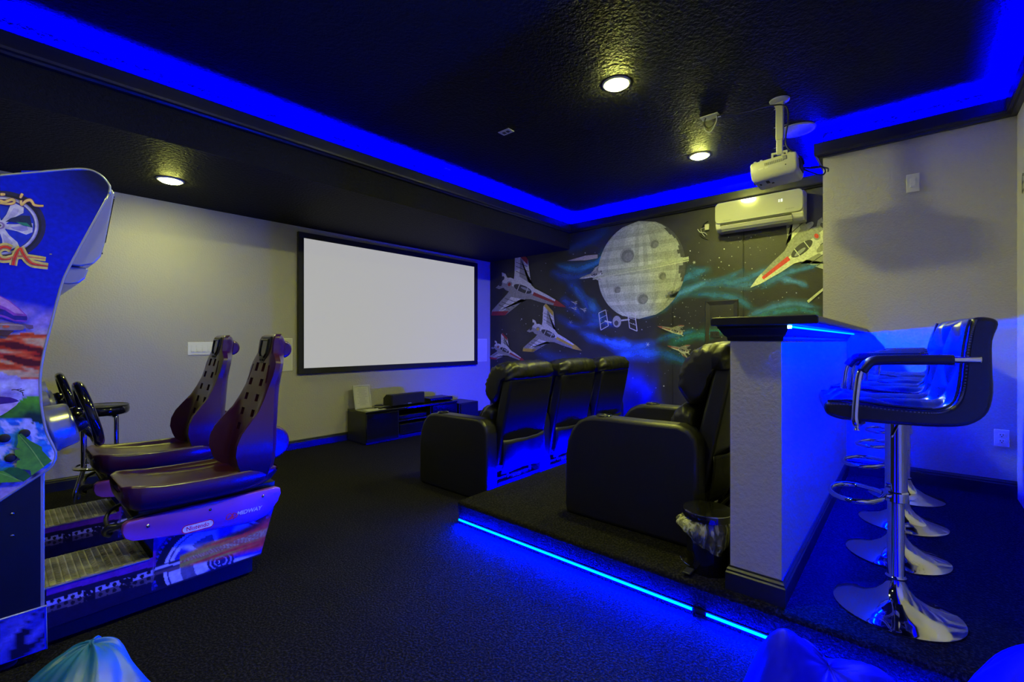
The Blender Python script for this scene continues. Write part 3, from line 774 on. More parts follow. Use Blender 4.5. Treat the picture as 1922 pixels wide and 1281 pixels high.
ship('painted_spacecraft', 1478, 486, 165, 142, (.62,.03,.03), white=(.60,.62,.50), wings=.95, nose=True)
ship('painted_spacecraft', 1258, 619, 46, 195, (.30,.10,.10), white=(.58,.58,.46), wings=.5)
ship('painted_spacecraft', 1273, 655, 40, 195, (.30,.10,.10), white=(.58,.58,.46), wings=.5)
ship('painted_spacecraft', 1108, 518, 40, 165, (.4,.4,.45), wings=.6)
for x, y in ((1077,568),(1076,579),(1094,581)): ship('painted_spacecraft', x, y, 12, 200, (.3,.3,.35), wings=.7)
sp = mural(0.0001); sp.base = 0.0016
sp.poly([(1064,490),(1100,480),(1122,478),(1122,485),(1100,489)], (.42,.36,.40)); sp.done('painted_comet', wb)
sat = mural(0.0001); sat.base = 0.0016
g_ = (.50,.50,.58)
sat.poly(ell(1158, 604, 8, 11, 18), (.32,.33,.38)); sat.poly(ell(1157, 607, 4, 5, 12), (.05,.05,.06)); sat.strip([(1148,606),(1135,603)], 3, g_); sat.strip([(1166,602),(1182,600)], 3, g_)
for q in ([(1124,588),(1137,582),(1142,612),(1128,620)], [(1178,586),(1192,590),(1196,622),(1182,616)]):
    for k in range(4): sat.strip([q[k], q[(k+1) % 4]], 1.6, g_, k=1)
    for t_ in (.33, .66): sat.strip([(q[0][0]+(q[3][0]-q[0][0])*t_, q[0][1]+(q[3][1]-q[0][1])*t_), (q[1][0]+(q[2][0]-q[1][0])*t_, q[1][1]+(q[2][1]-q[1][1])*t_)], .9, g_, k=1)
sat.done('painted_satellite', wb)

# dark lettering on the wall behind the stools, seen edge-on
lt = Paint(lambda p: Vector((p[0], YD, p[1])), (0, 1, 0), step=0.0001, base=0.001)
ink = (.02, .02, .03)
for x, z, s_, tilt in ((4.28, 2.20, .055, .35), (4.13, 2.24, .06, .35), (3.98, 2.28, .06, .35), (3.84, 2.32, .06, .35)):
    for q in ([(-.6, -1), (-.4, 1)], [(-.4, 1), (.5, .8)], [(-.5, 0), (.3, .05)], [(-.6, -1), (.5, -.9)]):
        lt.strip([(x - s_*a, z + s_*b) for a, b in q], .018, ink, k=1)
lt.strip([(3.98, 2.05), (3.94, 2.05)], .05, (.2,.2,.22), k=1)
for x, z in ((4.18, 1.78), (4.02, 1.79), (3.88, 1.79)):
    lt.strip([(x, z+.05), (x-.02, z-.05)], .018, ink, k=1); lt.strip([(x+.02, z-.05), (x-.08, z-.04)], .018, ink, k=1); lt.strip([(x-.02, z), (x-.07, z+.02)], .018, ink, k=1)
lt.done('painted_lettering', wr)
#==RECL==
# ------------------------------------------------------------------ recliners
def puff(prof, x0, x1, seed=0, m=44, n=26, amp=0.006, flat=5, endk=0.45, wr=1.0):
    q = smoothpts([(a, b) for a, b in prof], max(2, m // len(prof)), closed=True)
    cy = sum(p.x for p in q)/len(q); cz = sum(p.y for p in q)/len(q)
    rings = []
    for i in range(n+1):
        t = sin(pi/2 * (-1 + 2*i/n)); s = endk + (1-endk) * math.sqrt(max(0, 1 - abs(t)**flat))
        ring = []
        for k, p in enumerate(q):
            d = Vector((p.x-cy, p.y-cz)); L = d.length; u = d / max(L, 1e-6)
            a = math.atan2(u.y, u.x)
            w_ = amp*wr*(abs(t)**3*sin(a*15 + 4*noise.noise(Vector((t*2, a, seed)))) * 0.7 + 0.5*noise.noise(Vector((t*2.2 + seed, p.x*7, p.y*7))) - 1.7*abs(noise.noise(Vector((t*10, a*0.7, seed+5)))) + .35*abs(noise.noise(Vector((t*17, a*1.6, seed+8)))))
            r = L*s + w_
            ring.append(Vector(((x0+x1)/2 + (x1-x0)/2*t, cy + u.x*r, cz + u.y*r)))
        rings.append(ring)
    bm = BM(); loft(bm, rings); return bm

AW = 0.125  # arm width
def make_arm(t, x0):
    prof = [(0.012, 0.0), (0.0, 0.05), (0.0, 0.50), (0.010, 0.555), (0.045, 0.598), (0.10, 0.616), (0.30, 0.612), (0.50, 0.610), (0.60, 0.606), (0.66, 0.596), (0.71, 0.568), (0.755, 0.51), (0.785, 0.44), (0.800, 0.36), (0.802, 0.05), (0.79, 0.0)]
    bm = BM(); prism(bm, prof, lambda p: (x0, p[0], p[1]), lambda p: (x0+AW, p[0], p[1]))
    a = obj('arm', bm, M['leather'], t, bevel=0.022, seg=4, auto=50)
    c = (x0+AW/2, 0.56, 0.606)
    bm = BM(); lathe(bm, [(0.046, -0.002), (0.047, 0.006), (0.043, 0.010), (0.038, 0.007), (0.037, 0.002), (0.036, 0.0015)], c=c, n=28, cap0=False, cap1=False); obj('cup_holder', bm, M['blackg'], a, smooth=True)
    bm = BM(); lathe(bm, [(0.038, 0.003), (0.02, 0.002), (0.001, 0.002)], c=c, n=28, cap0=False); obj('cup_well', bm, M['black'], a, smooth=True)
    return a
def recliner(loc, label, group, right=True, seed=0, pitch=0.67, left=True):
    t = thing('recliner', label, 'recliner', loc, 0, group)
    W_ = pitch
    if left: make_arm(t, 0)
    if right: make_arm(t, W_)
    a, b = AW+0.004, W_-0.004
    # base box with footrest
    obj('base', B(a+0.01, b-0.01, 0.10, 0.72, 0.04, 0.24), M['black'], t, bevel=0.01)
    bm = puff([(0.74, 0.08), (0.79, 0.10), (0.80, 0.25), (0.795, 0.40), (0.75, 0.44), (0.72, 0.40), (0.72, 0.12)], a, b, seed+3, amp=0.004, endk=.8); obj('footrest', bm, M['leather'], t, smooth=True)
    bm = puff([(0.16, 0.26), (0.40, 0.25), (0.72, 0.28), (0.785, 0.34), (0.78, 0.42), (0.70, 0.465), (0.45, 0.455), (0.20, 0.43)], a, b, seed+4, amp=0.006, endk=.85); obj('seat_cushion', bm, M['leather'], t, smooth=True)
    # leaning back shell
    bm = BM(); prism(bm, [(0.11, 0.28), (-0.035, 0.915), (-0.125, 0.915), (-0.118, 0.87), (0.015, 0.235)], lambda p: (a+0.005, p[0], p[1]), lambda p: (b-0.005, p[0], p[1]))
    sh = obj('back_shell', bm, M['leather'], t, bevel=0.018, seg=3, auto=50)
    bm = puff([(-0.135, 0.915), (-0.150, 0.965), (-0.135, 1.015), (-0.09, 1.045), (-0.02, 1.045), (0.06, 1.02), (0.125, 0.96), (0.165, 0.88), (0.165, 0.79), (0.13, 0.715), (0.07, 0.70), (0.02, 0.74), (-0.02, 0.85), (-0.05, 0.91), (-0.09, 0.905)], a-0.012, b+0.012, seed, m=72, n=48, amp=0.011, endk=.62, flat=6)
    obj('head_cushion', bm, M['leather'], t, smooth=True)
    bm = puff([(0.06, 0.68), (0.13, 0.715), (0.19, 0.67), (0.225, 0.58), (0.22, 0.48), (0.17, 0.42), (0.10, 0.43), (0.07, 0.52)], a-0.001, b+0.001, seed+9, amp=0.009, endk=.55); obj('lumbar_cushion', bm, M['leather'], t, smooth=True)
    # loose cloth flap at the bottom of the back, sagging along its top edge
    bm = BM(); N_ = 22; top = []; bot = []; tf = []; bf = []
    for i in range(N_+1):
        u = i/N_; x = a+0.012 + (b-a-0.024)*u
        sag = 0.012*sin(pi*u) + 0.004*noise.noise(Vector((u*5, seed, 0)))
        zt = 0.452 - sag; yt = -0.035 - 0.018*sin(pi*u) - 0.004*sin(u*9+seed)
        zb = 0.190 + (0.02 if u > .85 else 0)*((u-.85)/.15) + 0.006*noise.noise(Vector((u*6, seed+2, 0))); yb = -0.005 - 0.012*sin(u*7+seed)
        col_ = []
        for j in range(9):
            v = j/8; y = yt*(1-v)+yb*v - 0.012*sin(pi*v) + 0.004*noise.noise(Vector((u*6, v*4, seed))); z = zt*(1-v)+zb*v
            col_.append((x, y, z))
        tf.append(col_)
    R1 = loft(bm, [[Vector(p) for p in c] for c in tf], cap=False, closed_ring=False)
    o = obj('back_flap', bm, M['leather'], t, smooth=True, recalc=False)
    so = o.modifiers.new('thick', 'SOLIDIFY'); so.thickness = 0.004; so.offset = 0
    # mechanism
    for z in (0.105, 0.06):
        obj('base_rail', B(a+0.02, b-0.02, 0.02 if z > .1 else 0.0, 0.04 if z > .1 else 0.02, z-0.01, z+0.012), M['black2'], t, bevel=0.003)
    for x in (a+0.12, b-0.14):
        bm = BM(); tube(bm, [(x, 0.03, 0.07), (x+0.05, 0.06, 0.16), (x+0.02, 0.09, 0.24)], 0.010, 8); obj('linkage', bm, M['black2'], t, smooth=True)
    bm = BM()
    for k in range(10):
        pass
    tube(bm, [(a+0.20+0.10*k/60 + 0.0*cos(k), 0.05+0.02*cos(k*0.9), 0.13+0.02*sin(k*0.9)) for k in range(60)], 0.0025, 5); obj('spring', bm, M['chrome'], t, smooth=True)
    return t
FR0 = 2.39; FY = 2.345
recliner((FR0, FY, 0), 'front row recliner nearest the camera, its full side arm in view', 'front row of black leather recliners', right=False, seed=1)
recliner((FR0+0.67, FY, 0), 'middle recliner of the front row, between the other two', 'front row of black leather recliners', right=False, seed=21)
recliner((FR0+1.34, FY, 0), 'front row recliner farthest away, closest to the painted mural wall', 'front row of black leather recliners', right=True, seed=37)
recliner((2.315, 0.80, RZ), 'black leather recliner on the raised carpeted platform beside the bar wall', 'rear row recliners', right=True, seed=55)

# ------------------------------------------------------------------ bar stools
def stool(loc, label):
    t = thing('bar_stool', label, 'bar stool', loc, 0, 'bar stools along the counter')
    hw = 0.20
    prof = [(.242, .800), (.236, .776), (.215, .762), (.16, .752), (.0, .750), (-.12, .756), (-.175, .775), (-.208, .815), (-.220, .88), (-.218, .96), (-.218, 1.05), (-.232, 1.105), (-.218, 1.125), (-.185, 1.13), (-.165, 1.118),
            (-.158, 1.08), (-.148, 1.00), (-.14, .90), (-.128, .845), (-.10, .815), (-.05, .808), (.05, .812), (.15, .822), (.21, .825), (.235, .82)]
    prof = [(p.x, p.y) for p in smoothpts(prof, 3, closed=True)]
    bm = BM(); prism(bm, prof, lambda p: (-hw, p[0], p[1]), lambda p: (hw, p[0], p[1]))
    sh = obj('seat', bm, M['vinyl'], t, bevel=0.014, seg=3, auto=50)
    # quilted inner surface
    path = smoothpts([(.232, .822), (.15, .826), (.05, .816), (-.05, .812), (-.098, .820), (-.124, .848), (-.136, .90), (-.144, 1.00), (-.154, 1.08), (-.165, 1.122)], 9)
    nx = 44; rings = []; acc = 0; prev = path[0]
    for i, p in enumerate(path):
        acc += (p-prev).length; prev = p
        tg = (path[min(i+1, len(path)-1)] - path[max(i-1, 0)]).normalized(); nn = Vector((-tg.y, tg.x)) * -1
        if nn.y < 0 and i < 5: nn = -nn
        row = []
        for j in range(nx+1):
            x = -hw+0.016 + (2*hw-0.032)*j/nx
            A = abs(sin(pi*(acc/.27 + x/.20))); Bq = abs(sin(pi*(acc/.27 - x/.20)))
            h = 0.001 + 0.024*(min(A, Bq)**0.6) * min(1, 8*j/nx, 8*(nx-j)/nx) * min(1, 12*i/len(path)+.1, 12*(len(path)-1-i)/len(path)+.1)
            row.append(Vector((x, p.x + nn.x*h, p.y + nn.y*h)))
        rings.append(row)
    bm = BM(); loft(bm, rings, cap=False, closed_ring=False)
    q = obj('quilted_pad', bm, M['vinyl'], t, smooth=True, recalc=False)
    # stitched piping down both sides
    for s in (-1, 1):
        bm = BM(); tube(bm, [(s*(hw-0.006), p.x, p.y+0.003) if i < 30 else (s*(hw-0.006), p.x+0.003, p.y) for i, p in enumerate(path)], 0.0042, 6); obj('piping', bm, M['vinyl'], q, smooth=True)
        bm = BM()
        for i in range(0, len(path)-1):
            p = path[i]; r_ = Matrix.Identity(3); obox(bm, (s*(hw+0.0005), p.x + (-.012 if i > 40 else 0), p.y - (.012 if i <= 40 else 0)), .0008, .0022, .0022, r_)
        o = obj('stitching', bm, M['stitch'], q); o['kind'] = 'stuff'
    for s in (-1, 1):
        X = s*0.222
        pts = smoothpts([(s*0.14, .120, .745), (s*0.20, .142, .742), (X, .150, .752), (X, .150, .80), (X, .142, .90), (X, .132, .945), (X, .105, .975), (X, .06, .982), (X, -.05, .985), (X, -.17, .988), (X, -.178, .988)], 5)
        bm = BM(); tube(bm, pts, 0.0115, 12); a = obj('arm_rail', bm, M['chrome'], t, smooth=True)
        bm = BM(); tube(bm, smoothpts([(X, .131, .940), (X, .104, .975), (X, .06, .982), (X, -.05, .985), (X, -.115, .9865)], 5), 0.0175, 12); obj('arm_sleeve', bm, M['vinyl'], a, smooth=True)
        bm = BM(); tube(bm, [(X, .145, .728), (X, .145, .745)], 0.006, 8); tube(bm, [(X, .145, .722), (X, .145, .729)], 0.010, 8); obj('bolt', bm, M['chrome'], a, smooth=True)
    bm = BM(); lathe(bm, [(0.012, .0), (0.195, .0), (0.2, .003), (0.2, .006), (0.19, .0105), (0.15, .021), (0.10, .040), (0.06, .068), (0.040, .095), (0.033, .118), (0.032, .128)], n=64); obj('base', bm, M['chrome'], t, auto=50)
    bm = BM(); lathe(bm, [(0.031, .12), (0.033, .124), (0.033, .132), (0.028, .136), (0.0265, .14), (0.0265, .47)], n=32); obj('column', bm, M['chrome'], t, auto=50)
    bm = BM(); lathe(bm, [(0.034, .428), (0.034, .74), (0.036, .745)], n=32); obj('gas_lift_cover', bm, M['chrome'], t, auto=50)
    obj('seat_plate', B(-0.09, 0.09, -0.09, 0.09, .742, .753), M['black2'], t, bevel=0.004)
    ring = [(0.012, .034, .445), (0.075, .06, .44), (.118, .11, .437), (.112, .165, .435), (.06, .20, .433), (0, .21, .433), (-.06, .20, .433), (-.112, .165, .435), (-.118, .11, .437), (-.075, .06, .44), (-.012, .034, .445)]
    bm = BM(); tube(bm, smoothpts(ring, 6), 0.0095, 10); fr = obj('foot_rail', bm, M['chrome'], t, smooth=True)
    bm = BM(); lathe(bm, [(0.0345, .425), (0.039, .428), (0.039, .462), (0.0345, .466)], n=28, cap0=False, cap1=False); obj('collar', bm, M['chrome'], fr, auto=40)
    bm = BM(); tube(bm, smoothpts([(-.05, 0, .735), (-.13, .02, .73), (-.17, .04, .70)], 4), 0.005, 8); obj('lever', bm, M['chrome'], t, smooth=True)
    return t
s0 = stool((2.325, 0.045, RZ), 'nearest black quilted bar stool with chrome arms and round base')
s0.rotation_euler = (0, 0, radians(10))
dup(s0, (2.915, 0.055, RZ), 'second bar stool from the camera, its base just behind the nearest one', radians(-4))
dup(s0, (3.46, 0.04, RZ), 'third bar stool from the camera, between the second and the last', radians(-7))
dup(s0, (4.05, 0.03, RZ), 'last bar stool in the row, closest to the beige wall with the outlet', radians(3))
#==REST==
# ------------------------------------------------------------------ low media stand and what stands on it
t = thing('media_stand', 'low black media stand under the projection screen', 'media stand', (3.5, 4.89, 0))
sx0, sx1, sy0, sy1, sz = 2.81, 4.19, 4.68, 5.09, 0.385
obj('stand_top', B(sx0-0.005, sx1+0.005, sy0-0.005, sy1, sz-0.025, sz), M['blackg'], t, world=True, bevel=0.003)
for x in (sx0, 3.24, 3.74, sx1-0.02): obj('side_panel', B(x, x+0.02, sy0+0.008, sy1, 0.02, sz-0.025), M['blackp'], t, world=True)
obj('plinth', B(sx0+0.02, sx1-0.02, sy0+0.03, sy1, 0, 0.03), M['black'], t, world=True)
obj('back_panel', B(sx0+0.02, sx1-0.02, sy1-0.012, sy1, 0.03, sz-0.025), M['black'], t, world=True)
for z in (0.03, 0.215): obj('shelf', B(3.26, 3.74, sy0+0.012, sy1-0.012, z, z+0.015), M['blackp'], t, world=True)
for x0_, x1_ in ((sx0+0.004, 3.238), (3.762, sx1-0.004)): obj('drawer_front', B(x0_, x1_, sy0-0.012, sy0+0.006, 0.032, sz-0.03), M['blackg'], t, world=True, bevel=0.003)
def comp(name, label, x0, x1, y0, y1, z0, h, knob=True):
    c = thing(name, label, name.replace('_', ' ').split(' ')[-1], ((x0+x1)/2, (y0+y1)/2, z0))
    obj('case', B(x0, x1, y0+0.01, y1, z0+0.006, z0+h), M['blackp'], c, world=True, bevel=0.003)
    obj('front_panel', B(x0, x1, y0, y0+0.011, z0+0.008, z0+h-0.002), M['blackg'], c, world=True, bevel=0.002)
    for x in (x0+0.03, x1-0.03): obj('foot', B(x-0.01, x+0.01, y0+0.02, y0+0.04, z0, z0+0.007), M['black'], c, world=True)
    if knob:
        bm = BM(); lathe(bm, [(0.014, 0), (0.013, 0.012), (0.001, 0.012)], n=18, cap1=False); bmesh.ops.rotate(bm, verts=bm.verts, matrix=Matrix.Rotation(pi/2, 3, 'X')); bmesh.ops.translate(bm, verts=bm.verts, vec=(x1-0.05, y0, z0+h*0.5)); obj('knob', bm, M['chrome'], c, world=True, smooth=True)
        bm = BM(); lathe(bm, [(0.006, 0), (0.005, 0.006), (0.001, 0.006)], n=12, cap1=False); bmesh.ops.rotate(bm, verts=bm.verts, matrix=Matrix.Rotation(pi/2, 3, 'X')); bmesh.ops.translate(bm, verts=bm.verts, vec=(x0+0.05, y0, z0+h*0.4)); obj('button', bm, M['chrome'], c, world=True, smooth=True)
    return c
comp('cable_receiver', 'thin black receiver on the upper shelf of the media stand', 3.29, 3.70, 4.72, 4.98, 0.230, 0.05, False)
comp('audio_receiver', 'black amplifier with knobs on the bottom shelf of the media stand', 3.28, 3.72, 4.70, 5.02, 0.045, 0.13)
comp('disc_player', 'thin black disc player on the media stand right of the centre speaker', 3.83, 4.22, 4.80, 5.04, sz, 0.048, False)
# centre speaker with sloped top
c = thing('centre_speaker', 'long black centre speaker on the media stand', 'speaker', (3.50, 4.90, sz))
bm = BM(); prism(bm, [(4.815, sz+0.004), (4.995, sz+0.004), (4.995, sz+0.10), (4.93, sz+0.145), (4.815, sz+0.15)], lambda p: (3.235, *p), lambda p: (3.745, *p))
obj('cabinet', bm, M['blackp'], c, world=True, bevel=0.008, seg=3)
obj('grille', B(3.245, 3.735, 4.803, 4.816, sz+0.012, sz+0.142), M['black'], c, world=True, bevel=0.004)
obj('badge', B(3.475, 3.525, 4.800, 4.804, sz+0.020, sz+0.029), M['white'], c, world=True)
for x in (3.27, 3.71): obj('foot', B(x-0.012, x+0.012, 4.84, 4.87, sz, sz+0.006), M['black'], c, world=True)
c = thing('subwoofer', 'black subwoofer box on the carpet at the right end of the media stand', 'speaker', (4.43, 4.9, 0))
obj('cabinet', B(4.25, 4.62, 4.70, 5.08, 0.012, 0.335), M['blackp'], c, world=True, bevel=0.006)
obj('grille', B(4.27, 4.60, 4.685, 4.702, 0.03, 0.32), M['black'], c, world=True, bevel=0.006)
for x in (4.29, 4.58): obj('foot', B(x-0.015, x+0.015, 4.74, 4.77, 0, 0.014), M['black'], c, world=True)
# framed sheet leaning back
f = thing('picture_frame', 'white framed sheet of small print standing on the media stand', 'frame', (2.95, 4.97, sz))
tilt = radians(-12)
Rf = Matrix.Rotation(tilt, 4, 'X') @ Matrix.Identity(4)
def fr_(bm): bm.transform(Rf); return bm
fw_, fh_ = 0.222, 0.285
for a in ((-fw_/2, fw_/2, 0, .02), (-fw_/2, fw_/2, fh_-.02, fh_), (-fw_/2, -fw_/2+.02, .02, fh_-.02), (fw_/2-.02, fw_/2, .02, fh_-.02)):
    obj('frame_bar', fr_(B(a[0], a[1], -0.008, 0.008, a[2], a[3])), M['white'], f, bevel=0.002)
sheet = obj('printed_sheet', fr_(B(-fw_/2+.018, fw_/2-.018, -0.002, 0.003, .018, fh_-.018)), M['paper'], f)
bm = BM()
for k in range(17):
    z = fh_-.045 - k*.0125; wd = random.uniform(.03, .075)
    x = -wd
    while x < wd - .004:
        l = random.uniform(.004, .014); box(bm, x, min(x+l, wd), -.0028, -.0022, z, z+.004); x += l+.004
o = obj('printed_lines', fr_(bm), M['ink'], sheet); o['kind'] = 'stuff'
fp = obj('backing_foot', B(-.03, .03, 0.01, 0.075, 0.0, 0.004), M['white'], f)
c = tag(obj('loose_sheet', B(2.87, 3.10, 4.72, 4.86, sz, sz+0.002), M['paper']), 'sheet of paper lying flat on the media stand before the frame', 'paper')
c = thing('remote_control', 'black remote control lying on the media stand beside the frame', 'remote', (3.13, 4.80, sz))
obj('case', B(-.09, .09, -.022, .022, 0.001, .020), M['blackp'], c, bevel=.006, seg=3); 
for k in range(5): obj('button', B(-.07+k*.03, -.058+k*.03, -.008, .004, .019, .023), M['greyp'], c)
c.rotation_euler = (0, 0, .25)
c = thing('game_controller', 'dark gadget with a pale edge on the media stand behind the remote', 'gadget', (3.13, 4.92, sz))
bm = BM(); lathe(bm, [(0.02, 0.001), (0.055, 0.004), (0.06, 0.018), (0.04, 0.03), (0.001, 0.032)], n=20, cap1=False); obj('shell', bm, M['blackp'], c, auto=40)
bm = BM(); tube(bm, [(0.062*cos(a*pi/8), 0.062*sin(a*pi/8), 0.012) for a in range(-8, 1)], .003, 6); obj('edge_band', bm, M['white'], c, smooth=True)

# ------------------------------------------------------------------ round stool by the screen wall
t = thing('round_stool', 'round black swivel stool with chrome legs by the wall behind the steering wheels', 'stool', (0.535, 4.60, 0))
bm = BM(); lathe(bm, [(0.12, .645), (0.158, .648), (0.168, .66), (0.170, .685), (0.166, .705), (0.155, .714), (0.001, .722)], n=48, cap1=False); st_ = obj('seat', bm, M['blackg'], t, auto=60)
bm = BM(); tube(bm, [(0.163*cos(2*pi*k/48), 0.163*sin(2*pi*k/48), .712) for k in range(48)], .004, 6, closed=True); obj('piping', bm, M['vinyl'], st_, smooth=True)
for k in range(4):
    a = radians(35 + 90*k)
    q = [(.07, .645), (.115, .635), (.128, .60), (.128, .30), (.128, .27), (.150, .20), (.185, .10), (.190, .03), (.190, .004)]
    bm = BM(); tube(bm, smoothpts([(r*cos(a), r*sin(a), z) for r, z in q], 5), .0125, 10); lg = obj('leg', bm, M['chrome'], t, smooth=True)
    bm = BM(); lathe(bm, [(.016, 0), (.016, .03), (.013, .034)], c=(.190*cos(a), .190*sin(a), 0), n=14); obj('foot_cap', bm, M['blackp'], lg, auto=40)
bm = BM(); tube(bm, [(.150*cos(2*pi*k/48), .150*sin(2*pi*k/48), .268) for k in range(48)], .0105, 10, closed=True); obj('foot_ring', bm, M['chrome'], t, smooth=True)

# ------------------------------------------------------------------ pedal bin with liner
bx_, by_ = 2.175, 0.705
t = thing('pedal_bin', 'small dark pedal bin with a clear bin liner beside the bar wall end', 'bin', (bx_, by_, RZ))
bm = BM(); lathe(bm, [(0.088, 0.0), (0.09, 0.01), (0.094, 0.24)], n=40); obj('bin_body', bm, M['blackg'], t, auto=50)
bm = BM(); lathe(bm, [(0.108, 0.243), (0.109, 0.270), (0.105, 0.277), (0.06, 0.283), (0.001, 0.285)], n=48, cap1=False); obj('bin_lid', bm, M['blackg'], t, auto=40)
bm = BM(); tube(bm, [(0.1075*cos(2*pi*k/48), 0.1075*sin(2*pi*k/48), .2735) for k in range(48)], .0016, 5, closed=True); obj('lid_rim', bm, M['chrome'], t, smooth=True)
obj('pedal', B(-0.145, -0.085, 0.03, 0.065, 0.012, 0.020), M['black2'], t, bevel=.003)
bm = BM(); tube(bm, smoothpts([(-.09, .05, .03), (-.105, .07, .045), (-.09, .095, .06)], 4), .003, 6); obj('pedal_wire', bm, M['chrome'], t, smooth=True)
bm = BM(); rings = []
for i in range(13):
    v = i/12; ring = []
    for k in range(72):
        a = 2*pi*k/72
        dip = 0.5 + 0.5*cos(a - radians(215)); dip2 = 0.5 + .5*cos(a-radians(130))
        ln = 0.045 + 0.095*dip**6 + 0.03*dip2**4 + 0.012*sin(5*a)
        z = 0.245 - ln*v
        r = 0.097 + 0.010*sin(pi*v) + 0.036*dip2**5*sin(pi*min(1, v*1.1)) + 0.004*sin(a*17 + 3*v) + 0.006*noise.noise(Vector((cos(a)*4, sin(a)*4, v*3)))
        ring.append(Vector((r*cos(a), r*sin(a), z)))
    rings.append(ring)
loft(bm, rings, cap=False); obj('bin_liner', bm, M['liner'], t, smooth=True)

# ------------------------------------------------------------------ bean bags close to the camera
def beanbag(name, label, peak, R_, hgt, seed, tilt=(0, 0), group=None, pleats=9, squash=(1, 1), rz=0, prof=None, m='satin', bumps=()):
    t = thing(name, label, 'bean bag', (peak[0], peak[1], 0), rz, group)
    rings = []
    prof = prof or [(0.02, 1.0), (0.07, 0.992), (0.13, 0.96), (0.22, 0.90), (0.36, 0.80), (0.55, 0.66), (0.74, 0.52), (0.90, 0.37), (1.0, 0.22), (0.97, 0.09), (0.85, 0.02), (0.5, 0.0), (0.05, 0.0)]
    q = smoothpts(prof, 5)
    for p in q:
        ring = []
        v = p.y
        for k in range(96):
            a = 2*pi*k/96
            pl_ = (abs(sin(a*pleats/2 + 1.3*noise.noise(Vector((v*2, seed, 0))) + seed))**0.7 - 0.5) * 0.14 * (4*v*max(0, 1-v))**0.6 if v > 0.02 else 0
            n1 = noise.noise(Vector((cos(a)*1.6 + seed, sin(a)*1.6, v*3))) * 0.12 + noise.noise(Vector((cos(a)*5 + seed, sin(a)*5, v*7))) * 0.03
            r = max(0.002, p.x*(1 + pl_ + n1))*R_
            x = r*cos(a)*squash[0] + tilt[0]*(max(v, 0)**1.5); y = r*sin(a)*squash[1] + tilt[1]*(max(v, 0)**1.5)
            z = max(0.002, v*hgt*(1 + (0.03*noise.noise(Vector((cos(a)*3, sin(a)*3, v*4 + seed))) if v > .05 else 0)))
            if v > .3:
                for bx, by, bh, bs in bumps:
                    dx, dy = x-(bx-peak[0]), y-(by-peak[1]); z += bh*min(1, (v-.3)*3)*math.exp(-(dx*dx+dy*dy)/(bs*bs))
            ring.append(Vector((x, y, z)))
        rings.append(ring)
    bm = BM(); loft(bm, rings)
    o = obj('bag_cover', bm, M[m], t, smooth=True)
    a = radians(60)
    pts = [rings[i][16] * 1.0 + Vector((0, 0, .001)) for i in range(2, len(rings)-16, 2)]
    bm = BM(); tube(bm, pts, .003, 5); obj('seam', bm, M[m], t, smooth=True)
    return t
G_ = 'blue satin bean bags beside the camera'
dome = [(0.02, 1.0), (0.16, 0.995), (0.30, 0.965), (0.44, 0.90), (0.60, 0.80), (0.76, 0.66), (0.88, 0.50), (0.96, 0.33), (1.0, 0.2), (0.97, 0.09), (0.85, 0.02), (0.5, 0.0), (0.05, 0.0)]
low = [(0.02, 1.0), (0.10, 0.995), (0.22, 0.94), (0.38, 0.86), (0.56, 0.73), (0.74, 0.57), (0.88, 0.42), (0.98, 0.27), (1.0, 0.16), (0.95, 0.07), (0.8, 0.02), (0.5, 0.0), (0.05, 0.0)]
beanbag('bean_bag', 'bright blue bean bag with folded peaks in front of the riser', (1.38, 0.135), 0.25, 0.355, 3, tilt=(0.0, 0.02), group=G_, pleats=7, prof=dome, m='satinb', bumps=((1.365, 0.265, 0.115, 0.085), (1.45, 0.05, 0.075, 0.085)))
beanbag('bean_bag', 'blue bean bag that just shows in the bottom right corner', (1.60, -0.255), 0.20, 0.49, 15, tilt=(0.0, 0.0), group=G_, pleats=6, prof=dome, m='satinb')
low2 = [(0.02, 1.0), (0.12, 0.99), (0.24, 0.955), (0.36, 0.885)] + low[4:]
beanbag('bean_bag', 'turquoise bean bag in the bottom left corner beside the arcade machine', (0.04, 1.46), 0.265, 0.40, 21, tilt=(0.13, 0.17), group=G_, pleats=4, prof=low2)
#==ARCADE==
# ------------------------------------------------------------------ arcade racing machine
Y0 = 2.458                         # outer face of its near side panel
am = thing('arcade_racing_machine', 'near arcade racing machine with printed blue side panel and purple bucket seat', 'arcade machine', (0.13, Y0, 0), 0, 'twin arcade racing machines')
def A(name, bm, m, parent=None, **k): return obj(name, bm, m, parent or am, world=True, **k)
redge = [(130, 318), (150, 317), (168, 319), (183, 325), (195, 334), (204, 346), (206, 353), (204, 364), (198, 376), (130, 500), (112, 545), (95, 610), (82, 660), (75, 705), (75, 740), (78, 770), (86, 810), (99, 838), (104, 850), (103, 862), (97, 874), (85, 885)]
rp = smoothpts([(x, y) for x, y in redge], 3)
out = [P(p.x, p.y, Y=Y0) for p in rp]
panel2d = [(-0.74, 1.50), (0.016, 1.794)] + [(v.x, v.z) for v in out] + [(0.016, 0.627), (-0.30, 0.40), (-0.74, 0.40)]
bm = BM(); prism(bm, panel2d, lambda p: (p[0], Y0, p[1]), lambda p: (p[0], Y0+0.018, p[1]))
M['cabblue'] = mat('printed cabinet blue', (0.0, 0.012, 0.55), 0.3, coat=0.3)
M['cabnavy'] = mat('dark cabinet laminate', (0.004, 0.006, 0.016), 0.35, bump=0.05, bscale=40)
sp_ = A('side_panel', bm, M['cabblue'])
bm = BM(); tube(bm, [Vector((p[0], Y0+0.003, p[1])) for p in panel2d[:-1]], 0.0055, 8); A('edge_moulding', bm, M['silver'], sp_, smooth=True)
